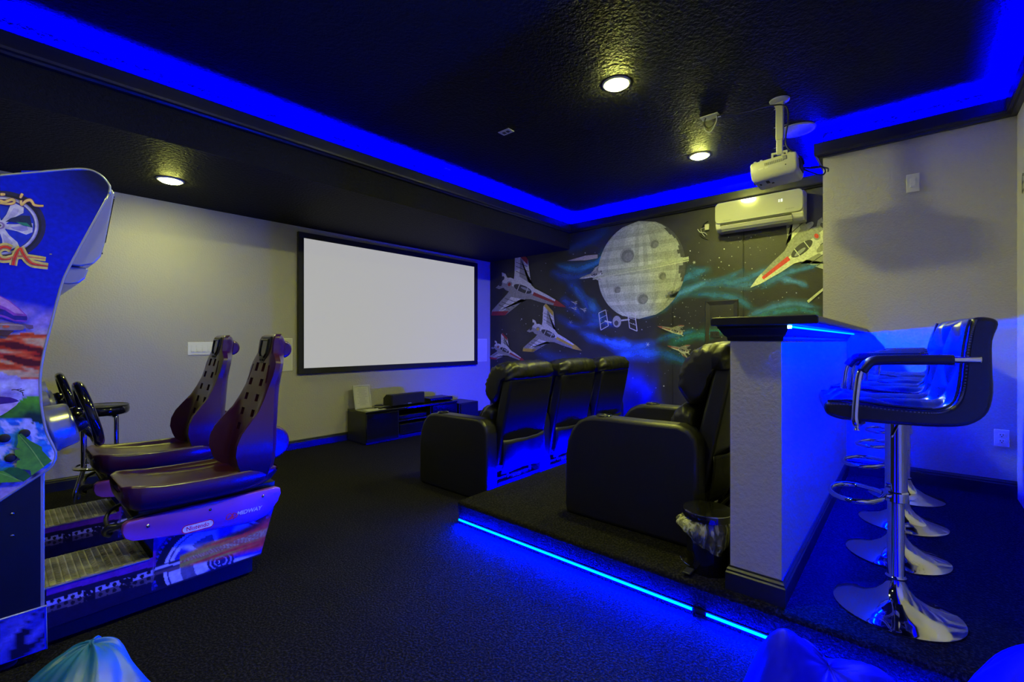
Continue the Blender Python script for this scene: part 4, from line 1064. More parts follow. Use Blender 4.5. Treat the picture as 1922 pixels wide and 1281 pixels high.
# printed picture on the side panel
def xr(y):
    for a, b in zip(rp[2:], rp[3:]):
        if (a.y <= y <= b.y) and b.y > a.y: return a.x + (b.x-a.x)*(y-a.y)/(b.y-a.y)
    return rp[-1].x
def mixc(a, b, t): t = max(0, min(1, t)); return tuple(x*(1-t)+y*t for x, y in zip(a, b))
def N2(x, y, s=0): return noise.noise(Vector((x, y, s)))
def art(x, y):
    c = (0.0, 0.010, 0.50)
    c = mixc(c, (0.006, 0.008, 0.02), ((x-60)/110)*(1-(y-330)/110)) if y < 440 and x > 60 else c
    t = (y - (556 + max(0, x)*0.20))/22
    if t > 0: c = mixc(c, mixc((.14, .12, .55), (.32, .22, .58), abs(sin((x+y*1.3)*.06))), t)
    f0 = 628 + 4*N2(x*.03, 1) - .02*x; f1 = 712 + 8*N2(x*.05, 4) - max(0, 40-x)*.35
    if y > 612: c = mixc(c, (.42, .34, .42), (y-612)/12)
    if y > f0:
        v = N2(x*.012, (y - x*.22)*.055, 2) + .5*N2(x*.03, (y - x*.22)*.16, 5)
        if v > .22: c = (.62, .42, .17)
        elif v > .05: c = mixc((.75, .10, .01), (.62, .42, .17), (v-.05)/.17)
        elif v > -.28: c = mixc((.42, .01, .0), (.75, .10, .01), (v+.28)/.33)
        else: c = (.10, .005, .004)
    if y > f1: c = mixc((.30, .24, .55), (.62, .60, .78), .5 + 1.2*N2(x*.03, y*.06, 9))
    hill = 757 - 14*math.exp(-((x-62)/26)**2) + 16*math.exp(-((x-5)/18)**2)
    if y > hill and y < 800: c = mixc((.10, .42, .01), (.004, .03, .02), (y-hill-6)/30 + .3*N2(x*.08, y*.08, 3))
    wt = 785 + 6*N2(x*.08, 2, 2) + (10 if x > 60 else 0)
    if y > wt:
        c = mixc((.005, .11, .55), (.03, .30, .70), .5 + N2(x*.02, y*.25, 4))
        rock = N2(x*.045, y*.03, 11) + .35*N2(x*.15, y*.15, 6) + .35*math.exp(-((x-45)/30)**2 - ((y-800)/26)**2)
        if rock > .10: c = mixc(c, (.50, .52, .78), (rock-.10)*7)
    if y > 905 - .6*max(0, x-0) and y > 880: c = mixc((.40, .30, .50), (.02, .02, .05), 3*N2(x*.05, y*.07, 1))
    return c
def grid(pf, colf, f, nrm, nx, name, parent, lift=0.0012, mat_='paint'):
    bm = BM(); cl = bm.loops.layers.float_color.new('Col'); rows = []
    for (y, xa, xb) in pf:
        row = []
        for i in range(nx+1):
            u = i/nx; x = xa + (xb-xa)*(1-(1-u)**1.6)
            row.append((bm.verts.new(f((x, y)) + Vector(nrm)*lift), (*colf(x, y), 1)))
        rows.append(row)
    for a, b in zip(rows, rows[1:]):
        for i in range(nx):
            vs = [a[i], a[i+1], b[i+1], b[i]]
            try: fc = bm.faces.new([v[0] for v in vs])
            except ValueError: continue
            for l, v in zip(fc.loops, vs): l[cl] = v[1]
    return obj(name, bm, M[mat_], parent, world=True, recalc=False)
M['print'] = M['paint'].copy(); M['print'].name = 'glossy print'; M['print'].node_tree.nodes['Principled BSDF'].inputs['Roughness'].default_value = 0.28
pmap = lambda p: P(p[0], p[1], Y=Y0)
rowsp = []
y = 322
while y < 884: rowsp.append((y, -330 if y < 800 else -330, xr(y)-1.2)); y += 3.5
def lowx(y):  # lower slanted edge from (85,885) to (0,940) and on
    return 85 - (y-885)*85/55.0
while y < 1050: rowsp.append((y, -330, lowx(y)-1)); y += 4
# keep the picture inside the top edge
def topy(x): return 330 - (x/130)*12 if x >= 0 else 330 - x*0.20
rows2 = [(y, xa, xb) for (y, xa, xb) in rowsp if y > 334]
g1 = grid([(y, max(xa, -(y-332)*4.2), xb) for (y, xa, xb) in rows2], art, pmap, (0, -1, 0), 90, 'printed_picture', sp_, mat_='print')
tp_ = grid([(y, 40 if y < 326 else 5, xr(y)-1.5) for y in (320.5, 324, 328, 332, 336)], art, pmap, (0, -1, 0), 40, 'printed_picture_top', sp_, mat_='print')
ap = Paint(pmap, (0, -1, 0), step=0.00012, base=0.0016)
z3 = lambda q: [(x/7.118, 340 + y/7.118) for x, y in q]
z4 = lambda q: [(x/7.118, 540 + y/7.118) for x, y in q]
z5 = lambda q: [(x/4.927, 700 + y/4.927) for x, y in q]
# big wheel
wc_ = (0, 424)
def wring(rx, col, ry=None, n=48): ap.poly(ell(wc_[0], wc_[1], rx, ry or rx*.76, n), col)
wring(86, (.015, .012, .05)); wring(78, (.008, .008, .010)); wring(72.5, (.25, .22, .45)); wring(70, (.55, .53, .55)); wring(66, (.05, .04, .12)); wring(64, (.0, .02, .40))
for k in range(6):
    a = radians(12 + 60*k)
    q = []
    for r, da in ((12, -.5), (30, -.32), (52, -.36), (62, -.30), (63, .05), (54, .22), (34, .20), (14, .4)):
        q.append((wc_[0] + r*cos(a+da), wc_[1] + r*.76*sin(a+da)))
    ap.poly(q, (.60, .57, .56)); 
    q2 = [(wc_[0] + r*cos(a+da), wc_[1] + r*.76*sin(a+da)) for r, da in ((20, .0), (34, -.16), (50, -.2), (54, .0), (44, .12), (28, .14))]
    ap.poly(q2, (.42, .38, .50) if k % 2 else (.30, .26, .50))
ap.poly([(10,417),(20,410),(40,405),(56,406),(61,428),(40,421),(22,417)], (.01,.02,.06)); ap.poly([(30,417),(50,419),(58,426),(44,424)], (.02,.25,.12))
wring(13, (.55, .52, .58), 10); wring(9, (.25, .15, .35), 7); wring(5, (.6, .58, .6), 4); wring(2.5, (.1, .08, .12), 2)
# script lettering: the end of the title
gold = (.80, .55, .12); dk = (.22, .03, .10)
def pen(pts, w1, c1, w0=None, c0=None, k=6):
    if w0: ap.strip(pts, w0, c0, k=k)
    ap.strip(pts, w1, c1, k=k)
scr = [[(5, 183), (70, 183)], [(-60, 290), (0, 268), (60, 285), (150, 252), (192, 268), (175, 300), (100, 310), (0, 300)], [(300, 172), (268, 232)], [(278, 262), (290, 320), (345, 272), (400, 258), (430, 285), (455, 322), (510, 335), (580, 336)]]
for q in scr: ap.strip(z3(q), [6.6, 7, 5], dk, k=7)
for q in scr: ap.strip(z3(q), [4.4, 5, 3], gold, k=7)
yel = (.68, .55, .10); red = (.72, .03, .01); orr = (.85, .22, .06)
CA = [[(150, 912), (90, 885), (20, 892), (-40, 950), (0, 1035), (70, 1052), (150, 1045)], [(175, 1130), (190, 1050), (235, 940), (272, 895)], [(272, 895), (315, 985), (365, 1055), (430, 1105), (520, 1125), (640, 1142)], [(60, 1052), (230, 1010), (400, 1018), (610, 1047)]]
for q in CA: ap.strip(z3(q), [15, 15, 12] if q is not CA[3] else [11, 10, 8], yel, k=6)
for q, w_ in zip(CA, (6.5, 8, 7, 3)): ap.strip(z3(q), [w_, w_, w_*.35], dk, k=6)
for q, w_ in zip(CA, (4.8, 6, 5.2, 1.6)): ap.strip(z3(q), [w_, w_, w_*.25], orr, k=6)
for q, w_ in zip(CA[:3], (3.2, 4.2, 3.4)): ap.strip(z3(q), [w_, w_, w_*.2], red, k=6)
ap.strip(z3([(660, 980), (690, 982)]), 1.6, yel, k=1)
# violet car nose and bumper
ap.poly(z4([(-200, 60), (0, 110), (120, 170), (260, 280), (355, 370), (368, 410), (350, 460), (200, 455), (60, 405), (-200, 330)]), (.28, .05, .38))
ap.poly(z4([(-200, 70), (0, 125), (110, 180), (250, 290), (320, 355), (200, 345), (80, 270), (-200, 150)]), (.52, .25, .52))
ap.poly(z4([(-200, 230), (60, 300), (180, 375), (360, 385), (360, 440), (200, 435), (70, 380), (-200, 300)]), (.02, .01, .22))
ap.poly(z4([(-200, 470), (0, 475), (130, 477), (300, 497), (322, 520), (320, 552), (290, 570), (-200, 570)]), (.28, .18, .14)); ap.poly(z4([(-200, 478), (0, 482), (290, 502), (310, 515), (100, 505), (-200, 500)]), (.45, .32, .26))
ap.poly(z4(ell(80, 522, 50, 17, 16)), (.70, .12, .03)); ap.poly(z4([(330, 495), (440, 505), (445, 550), (390, 562), (345, 535)]), (.16, .08, .12)); ap.poly(z4([(-200, 572), (190, 575), (110, 640), (-200, 650)]), (.08, .03, .02))
# bird, floating bowl, leaves, bolts
for q in ([(105, 160), (140, 155), (180, 168), (215, 185)], [(150, 158), (200, 148)], [(185, 165), (225, 160)], [(205, 180), (215, 215)]): ap.strip(z5(q), 1.5, (.03, .01, .02), k=3)
ap.poly(z5([(-300, 225), (0, 218), (90, 225), (150, 245), (178, 262), (150, 300), (60, 365), (0, 398), (-300, 430)]), (.55, .40, .58)); ap.poly(z5([(-300, 225), (0, 218), (90, 225), (150, 245), (178, 262), (110, 278), (0, 290), (-300, 280)]), (.05, .01, .16))
lf = [(160, 568), (195, 560), (275, 625), (385, 682), (390, 718), (400, 728), (478, 812), (405, 868), (290, 950), (278, 900), (150, 880), (155, 812), (190, 802), (138, 760), (135, 712), (192, 702), (150, 690), (165, 640)]
ap.poly(z5(lf), (.05, .24, .005)); ap.poly(z5([(160, 568), (250, 680), (340, 790), (398, 870), (290, 948), (278, 900), (150, 880), (155, 812), (190, 802), (138, 760), (135, 712), (192, 702), (150, 690), (165, 640)]), (.10, .36, .01))
ap.strip(z5([(175, 575), (270, 680), (350, 790), (402, 868)]), [1, 2, 2.4], (.30, .55, .05), k=4)
ap.poly(z5([(30, 905), (80, 876), (160, 872), (240, 908), (285, 955), (215, 1005), (140, 960), (40, 925)]), (.02, .14, .005)); ap.poly(z5([(-100, 905), (30, 905), (120, 955), (205, 1003), (60, 1010), (-100, 1020)]), (.12, .42, .01)); ap.strip(z5([(-60, 910), (60, 945), (200, 1000)]), 1.2, (.3, .55, .06), k=4)
ap.done('printed_details', sp_)['kind'] = 'stuff'
for (x, yy) in ((46, 814), (8.5, 823), (56, 850), (20, 860)):
    c = P(x, yy, Y=Y0)
    bm = BM(); lathe(bm, [(.0155, 0), (.0150, .003), (.010, .005), (.001, .0055)], n=20, cap1=False); bmesh.ops.rotate(bm, verts=bm.verts, matrix=Matrix.Rotation(pi/2, 3, 'X')); bmesh.ops.translate(bm, verts=bm.verts, vec=(c.x, Y0-.0025, c.z)); A('panel_bolt', bm, M['black'], sp_, smooth=True)
# cabinet body, skirt and front parts
YB = Y0 + 0.018; YE = Y0 + 0.76
body = [(-0.74, 0.06), (-0.74, 1.47), (0.0, 1.76), (0.20, 1.815), (0.24, 1.79), (0.15, 1.50), (0.02, 1.42), (-0.09, 1.06), (-0.05, 0.99), (0.08, 0.93), (0.09, 0.72), (0.085, 0.60), (0.085, 0.06)]
bm = BM(); prism(bm, body, lambda p: (p[0], YB, p[1]), lambda p: (p[0], YE, p[1])); A('cabinet_body', bm, M['cabnavy'])
A('lower_side', B(-0.74, 0.118, Y0+0.006, YB+0.002, 0.18, 0.72), M['cabnavy'])
A('front_strip', B(0.085, 0.129, Y0+0.012, Y0+0.05, 0.06, 0.72), M['silver'], bevel=0.002)
for (x, z) in ((0.076, 0.57), (0.076, 0.49)):
    bm = BM(); lathe(bm, [(.006, 0), (.005, .002), (.001, .002)], n=12, cap1=False); bmesh.ops.rotate(bm, verts=bm.verts, matrix=Matrix.Rotation(pi/2, 3, 'X')); bmesh.ops.translate(bm, verts=bm.verts, vec=(x-.03, Y0+.006, z)); A('screw', bm, M['chrome'], smooth=True)
sk = A('skirt_panel', B(-0.74, 0.132, Y0, Y0+0.012, 0.036, 0.196), M['cabblue'])
def skart(x, y): return mixc((.0, .012, .42), (.10, .10, .62), .5+1.3*N2(x*.01, (y+x*.28)*.07, 3)) if N2(x*.02, (y+x*.3)*.1, 8) > -.18 else (.005, .005, .04)
def skrow(v):
    return v
bm = BM(); cl = bm.loops.layers.float_color.new('Col'); R_ = []
for i in range(15):
    z = 0.192 - i*(0.152/14); R_.append([])
    for j in range(61):
        x = -0.70 + j*(0.828/60); px_ = 85 + (x-.13)*900; R_[-1].append((bm.verts.new((x, Y0-.001, z)), (*skart(px_, 1200 - z*300), 1)))
for a, b in zip(R_, R_[1:]):
    for j in range(60):
        vs = [a[j], a[j+1], b[j+1], b[j]]; fc = bm.faces.new([v[0] for v in vs])
        for l, v in zip(fc.loops, vs): l[cl] = v[1]
obj('printed_skirt', bm, M['print'], sk, world=True, recalc=False)
bm = BM(); tube(bm, [(-0.74, Y0+.004, .197), (0.133, Y0+.004, .197), (0.133, Y0+.004, .034)], .004, 6); A('skirt_trim', bm, M['silver'], sk, smooth=True)
for x in (-0.65, 0.03):
    bm = BM(); lathe(bm, [(.03, 0), (.032, .01), (.012, .016), (.010, .06)], c=(x, Y0+.06, 0), n=20); A('levelling_foot', bm, M['black2'], auto=40)
    bm = BM(); lathe(bm, [(.03, 0), (.032, .01), (.012, .016), (.010, .06)], c=(x, YE-.06, 0), n=20); A('levelling_foot', bm, M['black2'], auto=40)
# marquee housing and speaker pod (silver mouldings that stand out past the side panel)
mq = [(0.19, 1.845), (0.30, 1.835), (0.325, 1.828), (0.332, 1.81), (0.315, 1.69), (0.302, 1.60), (0.290, 1.545), (0.268, 1.512), (0.23, 1.498), (0.13, 1.500), (0.10, 1.52)]
bm = BM(); prism(bm, mq, lambda p: (p[0], YB+0.004, p[1]), lambda p: (p[0], YE-0.004, p[1])); mh = A('marquee_housing', bm, M['silver'], bevel=0.006, seg=3)
bm = BM(); prism(bm, [(0.338, 1.80), (0.323, 1.70), (0.310, 1.61), (0.300, 1.61), (0.313, 1.70), (0.328, 1.80)], lambda p: (p[0], YB+0.05, p[1]), lambda p: (p[0], YE-0.05, p[1])); A('marquee_glass', bm, M['blackg'], mh)
for z, x in ((1.80, .3295), (1.72, .3180), (1.64, .3065), (1.56, .2925)):
    bm = BM(); lathe(bm, [(.004, 0), (.004, .004), (.001, .005)], n=8, cap1=False); bmesh.ops.rotate(bm, verts=bm.verts, matrix=Matrix.Rotation(pi/2, 3, 'Y')); bmesh.ops.translate(bm, verts=bm.verts, vec=(x, YB+.02, z)); A('rivet', bm, M['black'], mh, smooth=True)
bm = BM(); prism(bm, [(0.10, 1.492), (0.252, 1.496), (0.254, 1.488), (0.244, 1.452), (0.228, 1.432), (0.20, 1.424), (0.06, 1.424)], lambda p: (p[0], YB+0.02, p[1]), lambda p: (p[0], YE-0.02, p[1])); A('speaker_pod', bm, M['silver'], bevel=0.006, seg=3)
A('monitor_bezel', B(-0.10, -0.02, YB+.01, YE-.01, 1.05, 1.40), M['black'], bevel=.01)
# dashboard, steering column, wheel
yc = Y0 + 0.225
bm = BM(); prism(bm, [(-0.06, 0.93), (-0.04, 1.045), (0.02, 1.06), (0.10, 1.01), (0.125, 0.98), (0.118, 0.90), (0.08, 0.86)], lambda p: (p[0], YB+.06, p[1]), lambda p: (p[0], YE-.02, p[1])); A('dashboard', bm, M['blackp'], bevel=.012, seg=3)
def cone(bm, c0, c1, r0, r1, n=36, e=0.0, steps=None):
    c0, c1 = Vector(c0), Vector(c1); steps = steps or [(0, r0), (1, r1)]
    tube(bm, [c0.lerp(c1, s) for s, r in steps], 0, n, rs=[r for s, r in steps])
bm = BM(); cone(bm, (0.02, yc, 0.80), (0.228, yc, 0.855), 0, 0, steps=[(0, .108), (.15, .106), (.60, .092), (.62, .097), (.66, .099), (.70, .095), (.94, .088), (.985, .082), (1.0, .070)]); A('steering_column', bm, M['silver'], auto=40)
for k in range(3):
    a = radians(-20 + 36*k)
    pass
for dy, z in ((.30, .93), (.40, .97)):
    bm = BM(); cone(bm, (0.05, yc+dy, z-.03), (0.17, yc+dy, z), 0, 0, steps=[(0, .05), (.7, .045), (1, .04)]); A('control_knob', bm, M['silver'], auto=40)
bm = BM(); cone(bm, (0.222, yc, .853), (0.262, yc, .866), 0, 0, steps=[(0, .05), (.5, .045), (1, .038)], n=24); A('wheel_hub_boot', bm, M['blackp'], auto=40)
tl = radians(14.6)
wx, wz = 0.272, 0.884
Uw = Vector((-sin(tl), 0, cos(tl))); Vw = Vector((0, 1, 0)); Nw = Vector((cos(tl), 0, sin(tl)))
C0 = Vector((wx, yc, wz))
bm = BM(); tube(bm, [C0 + (Uw*cos(2*pi*k/56) + Vw*sin(2*pi*k/56))*0.130 for k in range(56)], .0185, 12, closed=True); sw = A('steering_wheel', bm, M['blackg'], smooth=True)
for a in (pi/2, -pi/2, pi):
    d = Uw*cos(a) + Vw*sin(a)
    bm = BM(); tube(bm, [C0 - Nw*.035 + d*.02, C0 - Nw*.018 + d*.07, C0 + d*.125], .013, 8, rs=[.02, .016, .012]); A('spoke', bm, M['blackg'], sw, smooth=True)
bm = BM(); cone(bm, C0 - Nw*.055, C0 - Nw*.015, 0, 0, steps=[(0, .045), (.6, .045), (1, .034)], n=28); A('hub', bm, M['blackg'], sw, auto=40)
for s in (-1, 1):
    bm = BM(); cone(bm, C0 - Nw*.020 + Vw*.05*s, C0 - Nw*.012 + Vw*.05*s, 0, 0, steps=[(0, .010), (1, .009)], n=14); A('button', bm, mat('red button', (.5, .01, .01), .3) if s < 0 else M['fairing'], sw, auto=40)
# pedestal
yp0 = 2.518; yp1 = 2.86
side2 = [(0.10, 0.075), (0.908, 0.098), (0.985, 0.36), (0.965, 0.425), (0.40, 0.425), (0.435, 0.32), (0.478, 0.238), (0.10, 0.238)]
bm = BM(); prism(bm, side2, lambda p: (p[0], yp0, p[1]), lambda p: (p[0], yp1, p[1])); pd = A('pedestal', bm, M['cabnavy'], bevel=.004)
A('pedestal_plinth', B(0.14, 0.88, yp0+.03, yp1-.03, 0.015, 0.09), M['black'])
def ptop(x): return 1103.5 - (x-86)*(1103.5-1047)/(286-86) if x < 284 else (1047 if x < 288 else 1001 - (x-290)*(1001-938)/(517-290))
def pbot(x): return min(1182 - (x-86)*(1182-1042)/(490-86), 1042 - (x-490)*(1042-940)/(517-490) if x > 490 else 9999)
LIL = (.32, .30, .72); WH = (.55, .55, .85); NAV = (.008, .006, .04)
def part_(x, y):
    rail = 1119 + (x-86)*(1063-1119)/205
    c = NAV
    if x < 292 and y < rail: return (.12, .02, .32)
    if x > 258 and y < rail: c = (.05, .02, .40)
    e = (x-414)*.97 + (y-1054)*.12; f_ = (y-1054)*1.30 + (x-414)*.16
    d = math.hypot(e, f_)/100; an = math.atan2(f_, e)
    if x > 284:
        if d < 1.26: c = (.01, .01, .16)
        if d < 1.22: c = (.03, .03, .50) if int(an*22) % 2 else (.01, .008, .05)
        if d < 1.17: c = (.008, .008, .03)
        if d < 1.02: c = WH
        if d < .96: c = (.02, .02, .2)
        if d < .93: c = WH
        if d < .86:
            s = abs(sin(an*2.5 + .7)); c = mixc((.02, .02, .45), WH, (s-.35)*4)
            if .48 < d < .72 and s > .75: c = mixc(c, (.02, .01, .10), .8)
        if d < .24: c = (.01, .01, .10)
        if .17 < d < .20 or .10 < d < .12: c = LIL
        if x < 296 and d > 1.26: c = (.03, .02, .32)
    pc = 1141 - (x-86)*(1141-1068)/(334-86)
    if x < 291 and abs(y-pc) < 11:
        c = (.34, .32, .62) if y < pc-1 else (.10, .07, .12)
        u = x/13.0; ph = (u % 1) - .5; vy = ((y-pc)+11)/7.0; 
        if ph*ph + (((vy + (.5 if int(u) % 2 else 0)) % 1.6) - .8)**2*.35 < .10: c = (.008, .006, .02)
        if abs(x-168) < 11 or abs(x-238) < 11:
            if N2(x*.2, y*.25, 3) > -.25: c = (.006, .005, .03)
    if 291 <= x <= 337:
        pc2 = 1072 - (x-291)*.28
        if abs(y-pc2) < 9: c = WH if abs(y-pc2+3) < 2.2 else ((.02, .02, .08) if y < pc2 + 3 else (.12, .07, .10))
    if x > 337:
        fc = 1056 - (x-337)*.345; hw = 11 + (x-337)*.10
        v = (y-fc)/hw
        if abs(v) < 1.15 + .3*N2(x*.05, 3):
            n_ = N2(x*.02, (y-fc)*.22, 6)
            base_ = mixc((.42, .36, .04), (.70, .05, .02), (x-360)/120 + .8*abs(v) - .25 + n_)
            if abs(v) < .22: base_ = mixc((.50, .40, .18), (.45, .10, .05), .5 + 2*N2(x*.01, y*1.2, 1))
            c = mixc(base_, c, (abs(v)-.8)*2.2)
    if y > pbot(x) - 3: c = NAV
    return c
bm = BM(); cl = bm.loops.layers.float_color.new('Col'); cols = []
x = 87.0
while x < 516.5:
    y0_, y1_ = ptop(x), pbot(x)
    cols.append([]); nn = 46
    for k in range(nn+1):
        yy = y0_ + (y1_-y0_)*k/nn
        cols[-1].append((bm.verts.new(P(x, yy, Y=yp0-.0012)), (*part_(x, yy), 1)))
    x += 1.6
for a, b in zip(cols, cols[1:]):
    for k in range(len(a)-1):
        vs = [a[k], b[k], b[k+1], a[k+1]]; fc = bm.faces.new([v[0] for v in vs])
        for l, v in zip(fc.loops, vs): l[cl] = v[1]
obj('printed_side', bm, M['print'], pd, world=True, recalc=False)
pf_ = Paint(lambda p: P(p[0], p[1], Y=yp0-.0016), (0, -1, 0), step=.0001, base=.0002)
for poly in textpolys('3', 9, bold=.15): pf_.poly([(411 + u*1.0, 1056 - v*.9 - u*.25) for u, v in poly], WH, lift=False)
pf_.done('printed_number', pd)
# tread plate with raised lugs
tr = A('tread_plate', B(0.11, 0.455, yp0-.004, yp1-.01, 0.238, 0.244), M['tread'], bevel=.001)
bm = BM(); nrow = 15
for i in range(nrow):
    for j in range(20):
        x = 0.13 + i*0.0218; yv = yp0 + .012 + j*.0162
        if yv > yp1 - .02: continue
        ang = radians(38 if (i) % 2 else -38)
        obox(bm, (x, yv, 0.2445), .0090, .0026, .0022, Matrix.Rotation(ang, 3, 'Z'))
o = A('tread_lugs', bm, M['tread'], tr); o['kind'] = 'stuff'
# fairing with the makers' names
fa = [(0.356, 0.393), (0.360, 0.42), (0.375, 0.433), (0.547, 0.434), (0.909, 0.436), (0.976, 0.437), (0.997, 0.425), (1.0, 0.40), (0.985, 0.362), (0.955, 0.325), (0.929, 0.302), (0.88, 0.287), (0.834, 0.285), (0.663, 0.301), (0.547, 0.319), (0.44, 0.336), (0.39, 0.346), (0.366, 0.364)]
bm = BM()
cxf = sum(p[0] for p in fa)/len(fa); czf = sum(p[1] for p in fa)/len(fa)
def sc(p, s): return (cxf + (p[0]-cxf)*(1-(1-s)*.12), czf + (p[1]-czf)*s + (0.012 if s < 1 else 0)*0)
rings = [[Vector((sc(p, s)[0], yy, sc(p, s)[1])) for p in fa] for s, yy in ((1, yp0), (1.0, 2.502), (.97, 2.496), (.90, 2.4925))]
loft(bm, rings); fo = A('fairing', bm, M['fairing'], auto=40)
for (px_, py_) in ((278, 988), (395, 957), (494, 932)):
    c = P(px_, py_, Y=2.492)
    bm = BM(); lathe(bm, [(.0075, 0), (.0065, .003), (.001, .004)], n=14, cap1=False); bmesh.ops.rotate(bm, verts=bm.verts, matrix=Matrix.Rotation(pi/2, 3, 'X')); bmesh.ops.translate(bm, verts=bm.verts, vec=(c.x, 2.4925, c.z)); A('screw', bm, M['chrome'], fo, smooth=True)
fp = Paint(lambda p: Vector((p[0], 2.4925, p[1])), (0, -1, 0), step=.0002, base=.0002)
nx0, nx1, nz0, nz1 = 0.568, 0.690, 0.321, 0.353
fp.poly(rrect(nx0-.003, nx1+.003, nz0-.003, nz1+.003, .0185, 6), (.75, .02, .02)); fp.poly(rrect(nx0+.001, nx1-.001, nz0+.001, nz1-.001, .0148, 6), (.80, .78, .85)); 
fp.k += 1
for poly in textpolys('Nintendo', .0275, bold=.0006): fp.poly([((nx0+nx1)/2 - .001 + u*.86, (nz0+nz1)/2 + v) for u, v in poly], (.75, .02, .02), lift=False)
for poly in textpolys('\u00ae', .008): fp.poly([(nx1-.008 + u, nz1-.008 + v) for u, v in poly], (.75, .02, .02), lift=False)
for poly in textpolys('MIDWAY', .030, shear=.25, bold=.0006): fp.poly([(.845 + u*.92, .349 + v*.9) for u, v in poly], (.75, .75, .85), lift=False)
rd = (.85, .03, .02); cx_, cz_ = .768, .345
fp.strip([(cx_-.026, cz_-.008), (cx_-.018, cz_+.010), (cx_-.004, cz_+.012), (cx_+.002, cz_-.004), (cx_-.006, cz_-.016)], .0035, rd, k=5)
fp.strip([(cx_-.018, cz_-.014), (cx_-.006, cz_-.006), (cx_+.006, cz_+.010), (cx_+.004, cz_-.016)], .0035, rd, k=5)
fp.strip([(cx_+.004, cz_+.014), (cx_+.018, cz_+.008), (cx_+.024, cz_-.004), (cx_+.014, cz_-.012), (cx_+.004, cz_-.012)], .0035, rd, k=5)
fp.strip([(cx_-.026, cz_-.008), (cx_-.012, cz_-.012), (cx_+.002, cz_-.004), (cx_+.02, cz_-.002)], .003, rd, k=5)
fp.done('makers_names', fo)
# seat slide and lever under the seat
A('seat_slide', B(0.42, 0.99, yp0+.03, yp1-.02, 0.425, 0.455), M['black2'], bevel=.003)
bm = BM(); tube(bm, smoothpts([(0.50, 2.56, .44), (.42, 2.555, .43), (.36, 2.56, .405), (.33, 2.60, .38), (.335, 2.68, .375), (.345, 2.80, .38), (.38, 2.84, .41), (.5, 2.845, .44)], 5), .009, 8); A('slide_lever', bm, M['black2'], smooth=True)
bm = BM(); tube(bm, smoothpts([(.36, 2.57, .40), (.325, 2.585, .40), (.318, 2.60, .375), (.335, 2.61, .36)], 4), .013, 8); A('lever_grip', bm, M['blackp'], smooth=True)
# bucket seat: pan
sc0 = 2.665
lev = [  # x, half width, z rim, z floor, z under
 (0.352, .10, .560, .558, .535), (0.362, .155, .578, .572, .500), (0.385, .185, .583, .572, .470), (0.42, .200, .578, .560, .455), (0.50, .205, .567, .543, .450), (0.60, .207, .562, .532, .448),
 (0.70, .207, .560, .527, .446), (0.78, .205, .560, .527, .446), (0.84, .200, .560, .535, .448), (0.90, .190, .556, .545, .455), (0.96, .170, .548, .545, .470), (0.995, .14, .535, .534, .490)]
q_ = []
for a, b in zip(lev, lev[1:]):
    for k in range(4):
        t_ = k/4; q_.append([u*(1-t_)+v*t_ for u, v in zip(a, b)])
q_.append(list(lev[-1]))
rings = []
for x, hw, zr, zf, zu in q_:
    ring = []
    for u in (-.62, -.80, -.92, -.985, -1.0, -.975): ring.append(None)
    pts = [(-.60, zu), (-.80, zu+.006), (-.93, zu+.022), (-.99, zu+.05), (-1.0, (zu+zr)/2+.01), (-.995, zr-.012), (-.97, zr-.002), (-.92, zr), (-.87, zr-.004), (-.82, zf+(zr-zf)*.45), (-.76, zf+(zr-zf)*.1), (-.6, zf), (-.3, zf-.002), (0, zf-.003), (.3, zf-.002), (.6, zf), (.76, zf+(zr-zf)*.1), (.82, zf+(zr-zf)*.45), (.87, zr-.004), (.92, zr), (.97, zr-.002), (.995, zr-.012), (1.0, (zu+zr)/2+.01), (.99, zu+.05), (.93, zu+.022), (.80, zu+.006), (.60, zu), (0, zu-.002)]
    rings.append([Vector((x, sc0 + u*hw, z)) for u, z in pts])
bm = BM(); loft(bm, rings); A('seat_pan', bm, M['purple'], smooth=True)
# bucket seat: back (z, x inner centre, x wing edge, x rear, half width)
bl = [(.500, .845, .815, .985, .175), (.545, .845, .800, .992, .192), (.59, .845, .782, .998, .205), (.64, .850, .770, 1.000, .212), (.69, .862, .776, 1.002, .212), (.74, .875, .798, 1.004, .207), (.79, .888, .838, 1.010, .199), (.84, .900, .880, 1.015, .188), (.90, .916, .912, 1.022, .174), (.96, .932, .938, 1.030, .162),
      (1.01, .946, .955, 1.038, .166), (1.05, .957, .965, 1.045, .168), (1.085, .966, .975, 1.052, .160), (1.115, .974, .980, 1.060, .132), (1.135, .979, .982, 1.066, .108), (1.17, .987, .985, 1.072, .102), (1.205, .994, .990, 1.070, .100), (1.225, 1.000, .998, 1.062, .094), (1.236, 1.010, 1.010, 1.048, .080), (1.240, 1.022, 1.022, 1.036, .055)]
q_ = []
for i, (a, b) in enumerate(zip(bl, bl[1:])):
    for k in range(3):
        t_ = k/3; q_.append([u*(1-t_)+v*t_ for u, v in zip(a, b)])
q_.append(list(bl[-1]))
rings = []
for z, xi, xw, xr_, hw in q_:
    ring = []
    for k in range(25):
        u = -1 + 2*k/24; e = abs(u)
        f_ = 0 if e < .55 else ((e-.55)/.35)**2 if e < .9 else 1
        x = xi + (xw-xi)*min(1, f_)
        if e > .97: x += .004
        ring.append(Vector((x, sc0 + u*hw, z)))
    ed = .028
    for k in range(13):
        u = 1 - 2*k/12
        e = abs(u); x = xr_ - (.055*max(0, (e-.45)/.55)**1.5) - (.0 if e < .98 else .004)
        x = max(x, xw + ed)
        ring.append(Vector((x, sc0 + u*hw*(1.0 if e < .99 else 1.01), z)))
    rings.append(ring)
bm = BM(); loft(bm, rings); sb = A('seat_back', bm, M['purple'])
